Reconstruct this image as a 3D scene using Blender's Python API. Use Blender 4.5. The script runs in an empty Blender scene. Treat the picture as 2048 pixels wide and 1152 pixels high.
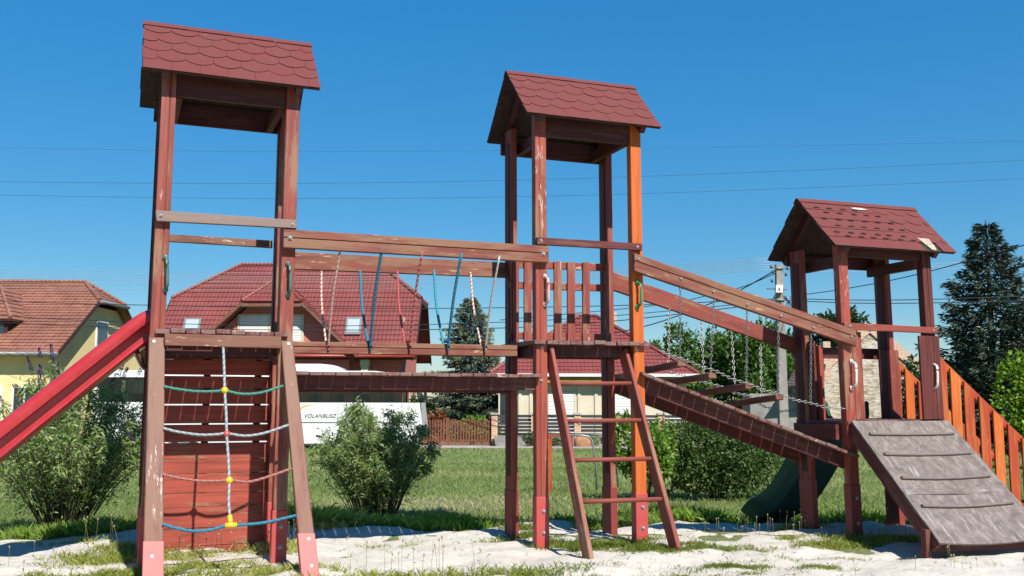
import bpy, math, random
import numpy as np
from mathutils import Vector, Matrix, noise
R = math.radians
random.seed(7)
rng = np.random.default_rng(11)
scene = bpy.context.scene

# ------------------------------------------------------------------ camera
F_PX, YAW, PITCH, ROLL = 1945.68, R(19.7397), R(6.4329), R(0.1392)
CAM = np.array([0.0, -6.98163, 1.15])
cy_, sy_ = math.cos(YAW), math.sin(YAW)
FWD = np.array([sy_*math.cos(PITCH), cy_*math.cos(PITCH), math.sin(PITCH)])
RT0 = np.array([cy_, -sy_, 0.0])
UP0 = np.cross(RT0, FWD)
RT = math.cos(ROLL)*RT0 + math.sin(ROLL)*UP0
UPV = -math.sin(ROLL)*RT0 + math.cos(ROLL)*UP0
cam_d = bpy.data.cameras.new('camera')
cam_d.sensor_width = 36.0
cam_d.lens = 36.0*F_PX/2048.0
cam_d.clip_start = 0.1
cam_d.clip_end = 5000
cam = bpy.data.objects.new('camera', cam_d)
scene.collection.objects.link(cam)
cam.matrix_world = Matrix(((RT[0], UPV[0], -FWD[0], CAM[0]), (RT[1], UPV[1], -FWD[1], CAM[1]),
                           (RT[2], UPV[2], -FWD[2], CAM[2]), (0, 0, 0, 1)))
scene.camera = cam

# ------------------------------------------------------------------ sky, sun, exposure
SUNV = Vector((0.145, -0.85, 0.92)).normalized()          # towards the sun
world = bpy.data.worlds.new('World')
scene.world = world
world.use_nodes = True
wn = world.node_tree
bg = wn.nodes['Background']
sky = wn.nodes.new('ShaderNodeTexSky')
sky.sky_type = 'NISHITA'
sky.sun_disc = False
sky.sun_elevation = math.asin(SUNV.z)
sky.sun_rotation = math.atan2(SUNV.x, SUNV.y)
sky.altitude = 2000
sky.air_density = 1.5
sky.dust_density = 0.0
sky.ozone_density = 10.0
hs = wn.nodes.new('ShaderNodeHueSaturation')
hs.inputs['Saturation'].default_value = 1.2
hs.inputs['Hue'].default_value = 0.49
wn.links.new(sky.outputs[0], hs.inputs['Color'])
hsep = wn.nodes.new('ShaderNodeSeparateColor'); hsep.mode = 'HSV'
hcom = wn.nodes.new('ShaderNodeCombineColor'); hcom.mode = 'HSV'
hpow = wn.nodes.new('ShaderNodeMath'); hpow.operation = 'POWER'; hpow.inputs[1].default_value = 0.48
hmul = wn.nodes.new('ShaderNodeMath'); hmul.operation = 'MULTIPLY'; hmul.inputs[1].default_value = 2.42
wn.links.new(hs.outputs[0], hsep.inputs[0])
wn.links.new(hsep.outputs[0], hcom.inputs[0]); wn.links.new(hsep.outputs[1], hcom.inputs[1])
wn.links.new(hsep.outputs[2], hpow.inputs[0]); wn.links.new(hpow.outputs[0], hmul.inputs[0]); wn.links.new(hmul.outputs[0], hcom.inputs[2])
wn.links.new(hcom.outputs[0], bg.inputs[0])
bg.inputs[1].default_value = 0.0707
sun_d = bpy.data.lights.new('sun', 'SUN')
sun_d.energy = 5.0
sun_d.angle = R(0.5)
sun_d.color = (1.0, 0.955, 0.88)
sun = bpy.data.objects.new('sun', sun_d)
scene.collection.objects.link(sun)
sun.rotation_euler = (-SUNV).to_track_quat('-Z', 'Y').to_euler()
scene.view_settings.view_transform = 'Standard'
scene.view_settings.look = 'None'
scene.view_settings.exposure = 0.8
scene.view_settings.gamma = 1.0

# ------------------------------------------------------------------ real-world placing helpers
def ray(px, py):
    return FWD + RT*(px-1024)/F_PX - UPV*(py-576)/F_PX
def plane(px, py, n, o):
    d = ray(px, py); n = np.array(n, float); o = np.array(o, float)
    return CAM + d*((o-CAM) @ n)/(d @ n)
def atY(px, py, Y): return plane(px, py, (0, 1, 0), (0, Y, 0))
def atX(px, py, X): return plane(px, py, (1, 0, 0), (X, 0, 0))
def atZ(px, py, Z): return plane(px, py, (0, 0, 1), (0, 0, Z))
F0 = np.array([sy_, cy_, 0.0])
def W(S, D, z):                       # street frame: S along the street, D away from it
    return np.array([CAM[0] + RT0[0]*S + F0[0]*D, CAM[1] + RT0[1]*S + F0[1]*D, z])
def sd(px, py, D):                    # -> (S, z) on the vertical plane at distance D
    P = plane(px, py, F0, CAM + F0*D)
    return float((P-CAM) @ RT0), float(P[2])
def SX(px, D): return sd(px, 795, D)[0]
def ZY(py, D, px=1024): return sd(px, py, D)[1]
def ease(t):
    t = min(1, max(0, t)); return t*t*(3-2*t)
def toSD(x, y):
    d = np.array([x, y, 0])-np.array([CAM[0], CAM[1], 0])
    return float(d @ RT0), float(d @ F0)
def gz(x, y):                         # height of the lawn
    S, D = toSD(x, y)
    z = -0.85*ease((D-8.0)/27.0)*1.0 if D < 37 else -0.85
    lin = -0.85*min(1, max(0, (D-8.5)/26.0))
    z = 0.35*z + 0.65*lin - .07*ease((D-8.6)/1.3)*(1-ease((D-10)/22)) + .20*ease((D-27)/5)*(1-ease((D-34.8)/.9))
    z += 0.02*noise.noise(Vector((x*0.5, y*0.5, 3))) if D < 33 else 0
    return z

# ------------------------------------------------------------------ objects
def link(o, parent=None):
    scene.collection.objects.link(o)
    if parent is not None: o.parent = parent
    return o
def tag(o, label=None, cat=None, group=None, kind=None):
    if label: o['label'] = label
    if cat: o['category'] = cat
    if group: o['group'] = group
    if kind: o['kind'] = kind
    return o
def wloc(o):
    v = Vector((0, 0, 0))
    while o is not None:
        v = v + o.location; o = o.parent
    return v
def empty(name, loc, parent=None):
    o = bpy.data.objects.new(name, None)
    o.empty_display_size = 0.2
    link(o, parent)
    o.location = Vector([float(a) for a in loc]) - (wloc(parent) if parent else Vector((0, 0, 0)))
    return o

class MB:
    def __init__(s, T=None):
        s.v = []; s.f = []; s.g = []; s.T = T; s.smooth = []
    def add(s, pts, faces, gd=None, smooth=False, gscale=1.0):
        P = [np.array(p, float) for p in pts]
        if s.T: P = [np.array(s.T(*p), float) for p in P]
        if gd is None:
            c = np.array(P); e = c.max(0)-c.min(0); gd = np.zeros(3); gd[int(np.argmax(e))] = 1
        gd = np.array(gd, float); gd = gd/np.linalg.norm(gd)
        a = np.array([0, 0, 1.0]) if abs(gd[2]) < .8 else np.array([0, 1.0, 0])
        b = np.cross(gd, a); b /= np.linalg.norm(b); c2 = np.cross(b, gd)
        off = np.array([random.uniform(0, 40), random.uniform(0, 40), random.uniform(0, 40)])
        o = len(s.v)
        for p in P:
            s.v.append(p); s.g.append(np.array([p @ gd, p @ b, p @ c2])*gscale + off)
        for f in faces:
            s.f.append([i+o for i in f]); s.smooth.append(smooth)
    def box(s, x0, x1, y0, y1, z0, z1, gd=None):
        p = [(x, y, z) for z in (z0, z1) for y in (y0, y1) for x in (x0, x1)]
        s.add(p, [(0, 2, 3, 1), (4, 5, 7, 6), (0, 1, 5, 4), (2, 6, 7, 3), (0, 4, 6, 2), (1, 3, 7, 5)], gd)
    def prism(s, front, ext, gd=None):
        front = [np.array(p, float) for p in front]; ext = np.array(ext, float)
        n = len(front)
        if gd is None:
            L = [np.linalg.norm(front[(i+1) % n]-front[i]) for i in range(n)]
            i = int(np.argmax(L)); gd = front[(i+1) % n]-front[i]
            if s.T: gd = None
        fs = [tuple(range(n-1, -1, -1)), tuple(range(n, 2*n))]
        fs += [(i, (i+1) % n, (i+1) % n+n, i+n) for i in range(n)]
        s.add(front+[p+ext for p in front], fs, gd)
    def bar(s, p0, p1, w, h, up=(0, 0, 1)):
        p0 = np.array(p0, float); p1 = np.array(p1, float); d = p1-p0; d /= np.linalg.norm(d)
        sd_ = np.cross(d, np.array(up, float)); sd_ /= np.linalg.norm(sd_); u = np.cross(sd_, d)
        fr = [p0+sd_*a*w/2+u*b*h/2 for a, b in ((-1, -1), (1, -1), (1, 1), (-1, 1))]
        s.prism(fr, p1-p0, d)
    def loft(s, rings, gd=None, caps=True, smooth=False):
        n = len(rings[0]); P = [p for r in rings for p in r]; fs = []
        for k in range(len(rings)-1):
            for i in range(n):
                j = (i+1) % n
                fs.append((k*n+i, k*n+j, (k+1)*n+j, (k+1)*n+i))
        if caps:
            fs.append(tuple(range(n-1, -1, -1))); fs.append(tuple((len(rings)-1)*n+i for i in range(n)))
        s.add(P, fs, gd, smooth)
    def tube(s, pts, r, n=8, smooth=True, r2=None):
        P = [np.array(p, float) for p in pts]; o = len(s.v); acc = 0; up = np.array([0, 0, 1.0])
        m = len(P)
        for k in range(m):
            t = P[min(k+1, m-1)]-P[max(k-1, 0)]; t /= np.linalg.norm(t)+1e-12
            if k > 0: acc += np.linalg.norm(P[k]-P[k-1])
            a = np.cross(t, up)
            if np.linalg.norm(a) < 0.1: a = np.cross(t, np.array([0, 1.0, 0]))
            a /= np.linalg.norm(a); b = np.cross(a, t)
            rr = r if r2 is None else r+(r2-r)*k/(m-1)
            for i in range(n):
                an = 2*math.pi*i/n
                p = P[k]+rr*(a*math.cos(an)+b*math.sin(an))
                s.v.append(np.array(s.T(*p)) if s.T else p); s.g.append(np.array([acc, an/6.2832, 0]))
        for k in range(m-1):
            for i in range(n):
                j = (i+1) % n
                s.f.append([o+k*n+i, o+k*n+j, o+(k+1)*n+j, o+(k+1)*n+i]); s.smooth.append(smooth)
        s.f.append([o+i for i in range(n-1, -1, -1)]); s.smooth.append(False)
        s.f.append([o+(m-1)*n+i for i in range(n)]); s.smooth.append(False)
    def ball(s, c, r, n=8, sc=(1, 1, 1)):
        rings = []
        for k in range(1, n//2+1):
            a = math.pi*k/(n//2+1)
            rings.append([(c[0]+r*sc[0]*math.sin(a)*math.cos(2*math.pi*i/n), c[1]+r*sc[1]*math.sin(a)*math.sin(2*math.pi*i/n), c[2]-r*sc[2]*math.cos(a)) for i in range(n)])
        s.loft(rings, (0, 0, 1), True, True)
    def build(s, name, mat, parent=None, bevel=0, origin=None):
        V = np.array(s.v)
        if parent is not None: o = np.array(wloc(parent))
        elif origin is not None: o = np.array(origin, float)
        else: o = np.array([V[:, 0].mean(), V[:, 1].mean(), V[:, 2].min()])
        me = bpy.data.meshes.new(name)
        me.from_pydata([tuple(p) for p in (V-o)], [], s.f)
        at = me.attributes.new('gr', 'FLOAT_VECTOR', 'POINT')
        at.data.foreach_set('vector', np.array(s.g, dtype=np.float32).ravel())
        me.polygons.foreach_set('use_smooth', s.smooth)
        for m in (mat if isinstance(mat, (list, tuple)) else [mat]): me.materials.append(m)
        ob = bpy.data.objects.new(name, me); link(ob, parent)
        if parent is None: ob.location = Vector(o)
        if bevel:
            b = ob.modifiers.new('bevel', 'BEVEL'); b.width = bevel; b.segments = 1; b.limit_method = 'ANGLE'
        return ob

# ------------------------------------------------------------------ materials
def nt(name):
    m = bpy.data.materials.new(name); m.use_nodes = True
    return m, m.node_tree, m.node_tree.nodes['Principled BSDF']
def N(t, typ, **kw):
    n = t.nodes.new(typ)
    for k, v in kw.items(): setattr(n, k, v)
    return n
KA = 0.74                             # overall albedo level of every surface colour below
def ramp(t, fac, stops, interp='LINEAR'):
    r = N(t, 'ShaderNodeValToRGB'); r.color_ramp.interpolation = interp
    e = r.color_ramp.elements
    while len(e) < len(stops): e.new(0.5)
    for i, (p, c) in enumerate(stops): e[i].position = p; e[i].color = (c[0]*KA, c[1]*KA, c[2]*KA, 1)
    t.links.new(fac, r.inputs[0]); return r.outputs[0]
def mixc(t, fac, a, b):
    m = N(t, 'ShaderNodeMix', data_type='RGBA')
    for s_, v in ((0, fac), (6, a), (7, b)):
        if isinstance(v, (int, float)): m.inputs[s_].default_value = v
        elif isinstance(v, tuple): m.inputs[s_].default_value = (v[0]*KA, v[1]*KA, v[2]*KA, 1)
        else: t.links.new(v, m.inputs[s_])
    return m.outputs[2]
def nz(t, vec, scale, detail=4, rough=.55, sc3=None):
    if sc3 is not None:
        mp = N(t, 'ShaderNodeMapping'); mp.inputs['Scale'].default_value = sc3
        t.links.new(vec, mp.inputs[0]); vec = mp.outputs[0]
    n = N(t, 'ShaderNodeTexNoise'); n.inputs['Scale'].default_value = scale
    n.inputs['Detail'].default_value = detail; n.inputs['Roughness'].default_value = rough
    t.links.new(vec, n.inputs['Vector']); return n.outputs['Fac']
def thr(t, v, a, b):
    m = N(t, 'ShaderNodeMapRange'); m.inputs[1].default_value = a; m.inputs[2].default_value = b
    t.links.new(v, m.inputs[0]); return m.outputs[0]
def bump(t, bs, h, strength=.3, dist=.01):
    b = N(t, 'ShaderNodeBump'); b.inputs['Strength'].default_value = strength; b.inputs['Distance'].default_value = dist
    t.links.new(h, b.inputs['Height']); t.links.new(b.outputs[0], bs.inputs['Normal'])
def gattr(t):
    a = N(t, 'ShaderNodeAttribute'); a.attribute_name = 'gr'; return a.outputs['Vector']
def objco(t):
    return N(t, 'ShaderNodeTexCoord').outputs['Object']

def wood(name, base, worn=(.30, .17, .10), wear=.35, flake=.12, flakec=(.55, .42, .36), dark=.6, rough=.62):
    m, t, b = nt(name); g = gattr(t)
    grain = nz(t, g, 1, 5, .6, (2.2, 34, 34))
    big = nz(t, g, 1, 3, .5, (1.3, 5, 5))
    dk = tuple(c*dark for c in base); lt = tuple(min(1, c*1.18) for c in base)
    col = ramp(t, grain, [(.28, dk), (.62, lt)])
    w = nz(t, g, 1, 6, .7, (2.6, 22, 22))
    add = N(t, 'ShaderNodeMath', operation='ADD'); t.links.new(w, add.inputs[0])
    mul = N(t, 'ShaderNodeMath', operation='MULTIPLY'); t.links.new(big, mul.inputs[0]); mul.inputs[1].default_value = .8
    t.links.new(mul.outputs[0], add.inputs[1])
    wm = thr(t, add.outputs[0], 1.02-wear*.45, 1.12-wear*.35)
    m1 = N(t, 'ShaderNodeMath', operation='MULTIPLY'); t.links.new(wm, m1.inputs[0]); m1.inputs[1].default_value = .8
    col = mixc(t, m1.outputs[0], col, worn)
    fl = nz(t, g, 1, 5, .72, (7, 42, 42))
    a2 = N(t, 'ShaderNodeMath', operation='ADD'); t.links.new(fl, a2.inputs[0])
    mu2 = N(t, 'ShaderNodeMath', operation='MULTIPLY'); mu2.inputs[1].default_value = .6
    big2 = nz(t, g, 1, 2, .5, (1.9, 3, 3)); t.links.new(big2, mu2.inputs[0]); t.links.new(mu2.outputs[0], a2.inputs[1])
    fm = thr(t, a2.outputs[0], 1.08-flake*.8, 1.11-flake*.8)
    col = mixc(t, fm, col, flakec)
    t.links.new(col, b.inputs['Base Color']); b.inputs['Roughness'].default_value = rough
    b.inputs['Specular IOR Level'].default_value = .35
    bump(t, b, grain, .35, .004)
    return m
def plain(name, c, rough=.5, metal=0, var=.12, scale=6, spec=.4):
    m, t, b = nt(name)
    n = nz(t, objco(t), scale, 5, .6)
    col = ramp(t, n, [(.3, tuple(x*(1-var) for x in c)), (.7, tuple(min(1, x*(1+var)) for x in c))])
    t.links.new(col, b.inputs['Base Color'])
    b.inputs['Roughness'].default_value = rough; b.inputs['Metallic'].default_value = metal
    b.inputs['Specular IOR Level'].default_value = spec
    return m
M = {}
M['red'] = wood('red_stained_wood', (.255, .052, .036), wear=.18, flake=.10)
M['redpeel'] = wood('peeling_red_wood', (.265, .058, .042), wear=.26, flake=.15, flakec=(.50, .38, .34))
M['redclean'] = wood('smooth_red_wood', (.34, .062, .038), wear=.05, flake=.0)
M['redpost'] = wood('red_post_wood', (.31, .062, .040), wear=.16, flake=.13)
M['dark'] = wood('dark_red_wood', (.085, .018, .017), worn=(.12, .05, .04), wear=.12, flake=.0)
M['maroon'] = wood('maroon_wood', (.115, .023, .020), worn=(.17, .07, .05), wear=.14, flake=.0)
M['brown'] = wood('brown_weathered_wood', (.175, .058, .036), worn=(.225, .11, .07), wear=.5, flake=.12)
M['rail'] = wood('sun_bleached_rail_wood', (.205, .055, .036), worn=(.27, .14, .08), wear=.44, flake=.14, flakec=(.45, .30, .16))
M['greyrail'] = wood('grey_weathered_wood', (.20, .10, .085), worn=(.26, .19, .165), wear=.8, flake=.12)
M['orange'] = wood('orange_stained_wood', (.53, .115, .018), worn=(.55, .20, .05), wear=.2, flake=.03, dark=.78)
M['redorange'] = wood('red_orange_wood', (.37, .052, .016), worn=(.46, .12, .03), wear=.32, flake=.03, dark=.72)
M['slat'] = wood('grey_red_slats', (.15, .05, .045), worn=(.23, .14, .12), wear=.5, flake=.1)
def paint(name, c, rough=.35, fade=.15):
    m, t, b = nt(name); n = nz(t, objco(t), 9, 6, .65)
    col = ramp(t, n, [(.3, c), (.75, tuple(min(1, x+fade*(.6-x*.3)) for x in c))])
    t.links.new(col, b.inputs['Base Color']); b.inputs['Roughness'].default_value = rough
    return m
M['socket'] = paint('pink_red_paint', (.47, .052, .046), .5, .05)
M['socketdull'] = paint('dull_red_paint', (.24, .024, .018), .5, .04)
M['slide_red'] = paint('red_plastic', (.44, .018, .024), .3, .05)
M['slide_green'] = paint('green_plastic', (.014, .070, .042), .34, .05)
M['steel'] = plain('galvanised_steel', (.55, .55, .55), .35, .9)
M['chain'] = plain('chain_steel', (.45, .44, .42), .45, .7, .3, 40)
M['bolt'] = plain('bolt_steel', (.42, .38, .36), .45, .6)
M['h_green'] = paint('green_handle_plastic', (.03, .16, .09), .35, .25)
M['h_bgreen'] = paint('bright_green_handle_plastic', (.01, .22, .08), .35, .1)
M['h_dark'] = paint('teal_handle_plastic', (.035, .11, .09), .4, .2)
M['h_white'] = paint('pale_handle_plastic', (.72, .62, .55), .4, .1)
M['h_pink'] = paint('faded_pink_handle_plastic', (.62, .36, .33), .4, .15)
M['yellow'] = paint('yellow_plastic', (.80, .50, .01), .35, .05)
M['redbead'] = paint('red_bead_plastic', (.45, .05, .04), .4, .1)

def rope(name, c, c2):
    m, t, b = nt(name); g = gattr(t)
    sx = N(t, 'ShaderNodeSeparateXYZ'); t.links.new(g, sx.inputs[0])
    m1 = N(t, 'ShaderNodeMath', operation='MULTIPLY'); t.links.new(sx.outputs[0], m1.inputs[0]); m1.inputs[1].default_value = 24
    ad = N(t, 'ShaderNodeMath', operation='ADD'); t.links.new(m1.outputs[0], ad.inputs[0]); t.links.new(sx.outputs[1], ad.inputs[1])
    fr = N(t, 'ShaderNodeMath', operation='FRACT'); t.links.new(ad.outputs[0], fr.inputs[0])
    col = ramp(t, fr.outputs[0], [(.3, c), (.55, c2), (.9, c2), (1.0, c)])
    t.links.new(col, b.inputs['Base Color']); b.inputs['Roughness'].default_value = .8
    pg = N(t, 'ShaderNodeMath', operation='PINGPONG'); t.links.new(ad.outputs[0], pg.inputs[0]); pg.inputs[1].default_value = .5
    bump(t, b, pg.outputs[0], .8, .006)
    return m
M['r_white'] = rope('white_rope', (.66, .62, .58), (.36, .33, .30))
M['r_pink'] = rope('white_rope_with_red_strand', (.72, .58, .52), (.42, .20, .15))
M['r_blue'] = rope('blue_rope', (.02, .19, .30), (.015, .14, .22))
M['r_cyan'] = rope('cyan_rope', (.03, .28, .38), (.02, .21, .30))
M['r_dblue'] = rope('dark_blue_rope', (.015, .16, .26), (.01, .12, .20))
M['r_red'] = rope('red_rope', (.50, .08, .085), (.38, .06, .06))
M['r_dred'] = rope('dark_red_rope', (.33, .05, .05), (.42, .14, .12))
M['r_green'] = rope('green_rope', (.05, .26, .19), (.04, .18, .14))
M['r_rose'] = rope('faded_red_rope', (.40, .15, .12), (.28, .10, .08))
M['r_grey'] = rope('grey_rope', (.40, .42, .42), (.22, .27, .28))

def m_shingle(name, c):
    m, t, b = nt(name); o = objco(t)
    f = nz(t, o, 260, 2, .7); g2 = nz(t, o, 5, 4, .6)
    col = ramp(t, f, [(.3, tuple(x*.7 for x in c)), (.7, tuple(x*1.25 for x in c))])
    col = mixc(t, thr(t, g2, .35, .8), col, tuple(x*.82+.012 for x in c))
    sp = nz(t, o, 55, 2, .5); col = mixc(t, thr(t, sp, .76, .79), col, (.45, .36, .34))
    t.links.new(col, b.inputs['Base Color']); b.inputs['Roughness'].default_value = .9
    bump(t, b, f, .5, .003); return m
M['shingle'] = m_shingle('red_mineral_shingle', (.170, .031, .027))
M['shingle_edge'] = plain('bitumen_edge', (.075, .021, .019), .9)
M['osb'] = plain('rough_chipboard', (.05, .028, .019), .85, 0, .5, 22)
M['barechip'] = plain('pale_broken_chipboard', (.44, .36, .27), .85, 0, .45, 30)

# grey plywood of the climbing ramp
def m_ply():
    m, t, b = nt('weathered_grey_plywood'); g = gattr(t)
    n1 = nz(t, g, 1, 8, .8, (9, 13, 9)); n2 = nz(t, g, 1, 5, .7, (4, 34, 4))
    col = ramp(t, n1, [(.30, (.075, .060, .054)), (.50, (.172, .137, .118)), (.70, (.32, .275, .245))])
    col = mixc(t, thr(t, n2, .56, .72), col, (.42, .39, .36))
    w = nz(t, g, 1.6, 3, .5); col = mixc(t, thr(t, w, .66, .82), col, (.16, .10, .085))
    t.links.new(col, b.inputs['Base Color']); b.inputs['Roughness'].default_value = .75
    bump(t, b, n1, .5, .004); return m
M['ply'] = m_ply()

def m_sand():
    m, t, b = nt('pale_sand'); o = objco(t)
    a = nz(t, o, .9, 4, .6); f = nz(t, o, 160, 3, .8); c = nz(t, o, 7, 5, .7)
    col = ramp(t, a, [(.3, (.63, .57, .49)), (.7, (.73, .68, .60))])
    col = mixc(t, thr(t, c, .58, .75), col, (.50, .42, .33))
    d = nz(t, o, 38, 3, .6); col = mixc(t, thr(t, d, .70, .74), col, (.22, .17, .10))
    t.links.new(col, b.inputs['Base Color']); b.inputs['Roughness'].default_value = .95
    ad = N(t, 'ShaderNodeMath', operation='ADD'); t.links.new(c, ad.inputs[0])
    mu = N(t, 'ShaderNodeMath', operation='MULTIPLY'); t.links.new(f, mu.inputs[0]); mu.inputs[1].default_value = .25; t.links.new(mu.outputs[0], ad.inputs[1])
    bump(t, b, ad.outputs[0], .9, .03); return m
M['sand'] = m_sand()
def m_lawn():
    m, t, b = nt('lawn_soil_and_thatch'); o = objco(t)
    a = nz(t, o, .35, 5, .6); c = nz(t, o, 2.2, 5, .7); f = nz(t, o, 30, 4, .8)
    col = ramp(t, a, [(.35, (.20, .28, .07)), (.55, (.28, .33, .11)), (.72, (.38, .33, .17))])
    col = mixc(t, thr(t, c, .45, .8), col, (.26, .24, .09))
    col = mixc(t, thr(t, f, .45, .7), col, (.09, .14, .03))
    t.links.new(col, b.inputs['Base Color']); b.inputs['Roughness'].default_value = .95
    bump(t, b, f, 1.0, .05); return m
M['lawn'] = m_lawn()

def m_leaf(name, stops, trans=.3, rough=.5, spec=.3, back=None):
    m, t, b = nt(name)
    a = N(t, 'ShaderNodeAttribute'); a.attribute_name = 'lr'
    col = ramp(t, a.outputs['Fac'], stops)
    if back:
        ge = N(t, 'ShaderNodeNewGeometry'); col = mixc(t, ge.outputs['Backfacing'], col, back)
    t.links.new(col, b.inputs['Base Color']); b.inputs['Roughness'].default_value = rough
    b.inputs['Specular IOR Level'].default_value = spec
    tr = N(t, 'ShaderNodeBsdfTranslucent'); mx = N(t, 'ShaderNodeMixShader'); mx.inputs[0].default_value = trans
    hv = N(t, 'ShaderNodeHueSaturation'); hv.inputs['Value'].default_value = 1.5; hv.inputs['Saturation'].default_value = 1.15
    t.links.new(col, hv.inputs['Color']); t.links.new(hv.outputs[0], tr.inputs[0])
    t.links.new(b.outputs[0], mx.inputs[1]); t.links.new(tr.outputs[0], mx.inputs[2])
    t.links.new(mx.outputs[0], t.nodes['Material Output'].inputs[0]); return m
M['grass'] = m_leaf('grass_blades', [(0, (.14, .22, .05)), (.45, (.27, .36, .10)), (.8, (.40, .42, .16)), (1, (.58, .50, .30))], .35)
M['tallgrass'] = m_leaf('long_grass_blades', [(0, (.13, .24, .03)), (.5, (.27, .42, .07)), (1, (.50, .55, .18))], .4)
M['weed'] = m_leaf('yellow_green_weed_blades', [(0, (.14, .20, .03)), (.5, (.34, .38, .07)), (.85, (.50, .50, .16)), (1, (.55, .46, .26))], .3)
M['buddleia'] = m_leaf('butterfly_bush_leaves', [(0, (.08, .15, .03)), (.5, (.20, .30, .06)), (.9, (.32, .42, .11)), (1, (.50, .52, .24))], .34, .5, .4, back=(.28, .36, .15))
M['hedge'] = m_leaf('dense_shrub_leaves', [(0, (.03, .07, .018)), (.6, (.085, .155, .036)), (1, (.17, .25, .07))], .25, .5)
M['lush'] = m_leaf('light_shrub_leaves', [(0, (.08, .17, .022)), (.6, (.18, .31, .045)), (1, (.30, .42, .08))], .3)
M['walnut'] = m_leaf('broadleaf_tree_leaves', [(0, (.04, .10, .02)), (.6, (.10, .20, .038)), (1, (.18, .29, .06))], .28)
M['farleaf'] = m_leaf('far_tree_leaves', [(0, (.02, .05, .015)), (1, (.055, .10, .03))], .2)
M['bright'] = m_leaf('bright_yellow_green_leaves', [(0, (.10, .20, .015)), (.5, (.22, .36, .025)), (1, (.36, .48, .05))], .3)
M['spruce'] = m_leaf('dark_spruce_needles', [(0, (.014, .032, .020)), (.7, (.042, .070, .044)), (1, (.10, .13, .08))], .05)
M['bluespruce'] = m_leaf('blue_spruce_needles', [(0, (.028, .054, .048)), (.7, (.075, .115, .10)), (1, (.14, .18, .14))], .05)
M['goldspruce'] = m_leaf('yellow_new_growth', [(0, (.10, .12, .035)), (1, (.30, .30, .10))], .12)
M['redleaf'] = m_leaf('red_shrub_leaves', [(0, (.20, .03, .02)), (.6, (.35, .10, .05)), (1, (.25, .25, .08))], .2)
M['flower'] = m_leaf('purple_blossom', [(0, (.045, .012, .10)), (1, (.12, .04, .22))], .2)
M['flower_dry'] = m_leaf('dried_brown_blossom', [(0, (.10, .05, .04)), (1, (.22, .13, .08))], .1)
M['bark'] = plain('bark', (.10, .07, .05), .9, 0, .4, 14)
M['stem'] = plain('green_brown_stem', (.09, .085, .04), .8, 0, .3, 20)

# ------------------------------------------------------------------ leaf meshes
def unit(a): return a/(np.linalg.norm(a, axis=1, keepdims=True)+1e-9)
def leaf_obj(name, mat, P, Dr, ln, wd, parent=None, up_bias=0.0, lr=None, fold=0.15, droop=0.0, origin=None):
    n = len(P); P = np.asarray(P, float); Dr = unit(np.asarray(Dr, float))
    ln = np.broadcast_to(ln, (n,))[:, None]; wd = np.broadcast_to(wd, (n,))[:, None]
    nr = rng.normal(size=(n, 3)); nr[:, 2] += up_bias; nr = nr-(nr*Dr).sum(1, keepdims=True)*Dr; nr = unit(nr)
    sd_ = np.cross(Dr, nr)
    mid = P+Dr*ln*.45; tip = P+Dr*ln-np.array([0, 0, 1.0])*ln*droop
    a = mid+sd_*wd*.5+nr*wd*fold; b = mid-sd_*wd*.5+nr*wd*fold
    V = np.stack([P, a, tip, b], 1).reshape(-1, 3)
    if parent is not None: o = np.array(wloc(parent))
    elif origin is not None: o = np.array(origin, float)
    else: o = np.array([V[:, 0].mean(), V[:, 1].mean(), V[:, 2].min()])
    me = bpy.data.meshes.new(name)
    me.vertices.add(4*n); me.vertices.foreach_set('co', (V-o).astype(np.float32).ravel())
    me.loops.add(4*n); me.loops.foreach_set('vertex_index', np.arange(4*n, dtype=np.int32))
    me.polygons.add(n); me.polygons.foreach_set('loop_start', np.arange(0, 4*n, 4, dtype=np.int32))
    me.update(calc_edges=True)
    if lr is None: lr = rng.random(n)
    at = me.attributes.new('lr', 'FLOAT', 'POINT'); at.data.foreach_set('value', np.repeat(lr, 4).astype(np.float32))
    me.materials.append(mat)
    ob = bpy.data.objects.new(name, me); link(ob, parent)
    if parent is None: ob.location = Vector(o)
    return ob

# ================================================================== GROUND
def sand_edge(x):                      # world y of the far edge of the sand
    return 2.10-0.165*x+.55*math.exp(-((x-5.3)/1.3)**2)+0.16*math.sin(x*1.7+.5)+0.10*math.sin(x*4.3)
def grid_sheet(name, mat, xs, ys, zf, kind='structure', T=None):
    P = []; fs = []
    for y in ys:
        for x in xs:
            q = T(x, y) if T else (x, y)
            P.append((q[0], q[1], zf(q[0], q[1])))
    n = len(xs)
    for j in range(len(ys)-1):
        for i in range(n-1): fs.append((j*n+i, j*n+i+1, (j+1)*n+i+1, (j+1)*n+i))
    me = bpy.data.meshes.new(name); me.from_pydata(P, [], fs); me.polygons.foreach_set('use_smooth', [True]*len(fs))
    me.materials.append(mat); ob = bpy.data.objects.new(name, me); link(ob); ob['kind'] = kind; return ob
def swd(S, D): p = W(S, D, 0); return p[0], p[1]
Ss = [-900, -300, -100, -60]+[x*1.0 for x in range(-40, 46)]+[60, 100, 300, 900]
Ds = [-300, -60, -10, 0, 4]+[6+.5*i for i in range(60)]+[37, 39, 41, 45, 50, 60, 80, 120, 300, 1500]
grid_sheet('lawn', M['lawn'], Ss, Ds, lambda x, y: gz(x, y)-(.02 if toSD(x, y)[1] > 8 else .06), T=swd)
def sand_h(x, y):
    e = sand_edge(x)-y
    h = .045*noise.noise(Vector((x*.9, y*1.3, 0)))+.035*noise.noise(Vector((x*2.6, y*3.4, 5)))+.020*noise.noise(Vector((x*6, y*8, 9)))
    h += .008*noise.noise(Vector((x*17, y*17, 2)))
    # low bank along the back of the pit
    h += .06*math.exp(-((e-.15)/.22)**2)*(.6+.5*math.sin(x*2.1+1))
    return h*min(1, max(0, e+.25)/.35)-.012
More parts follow.
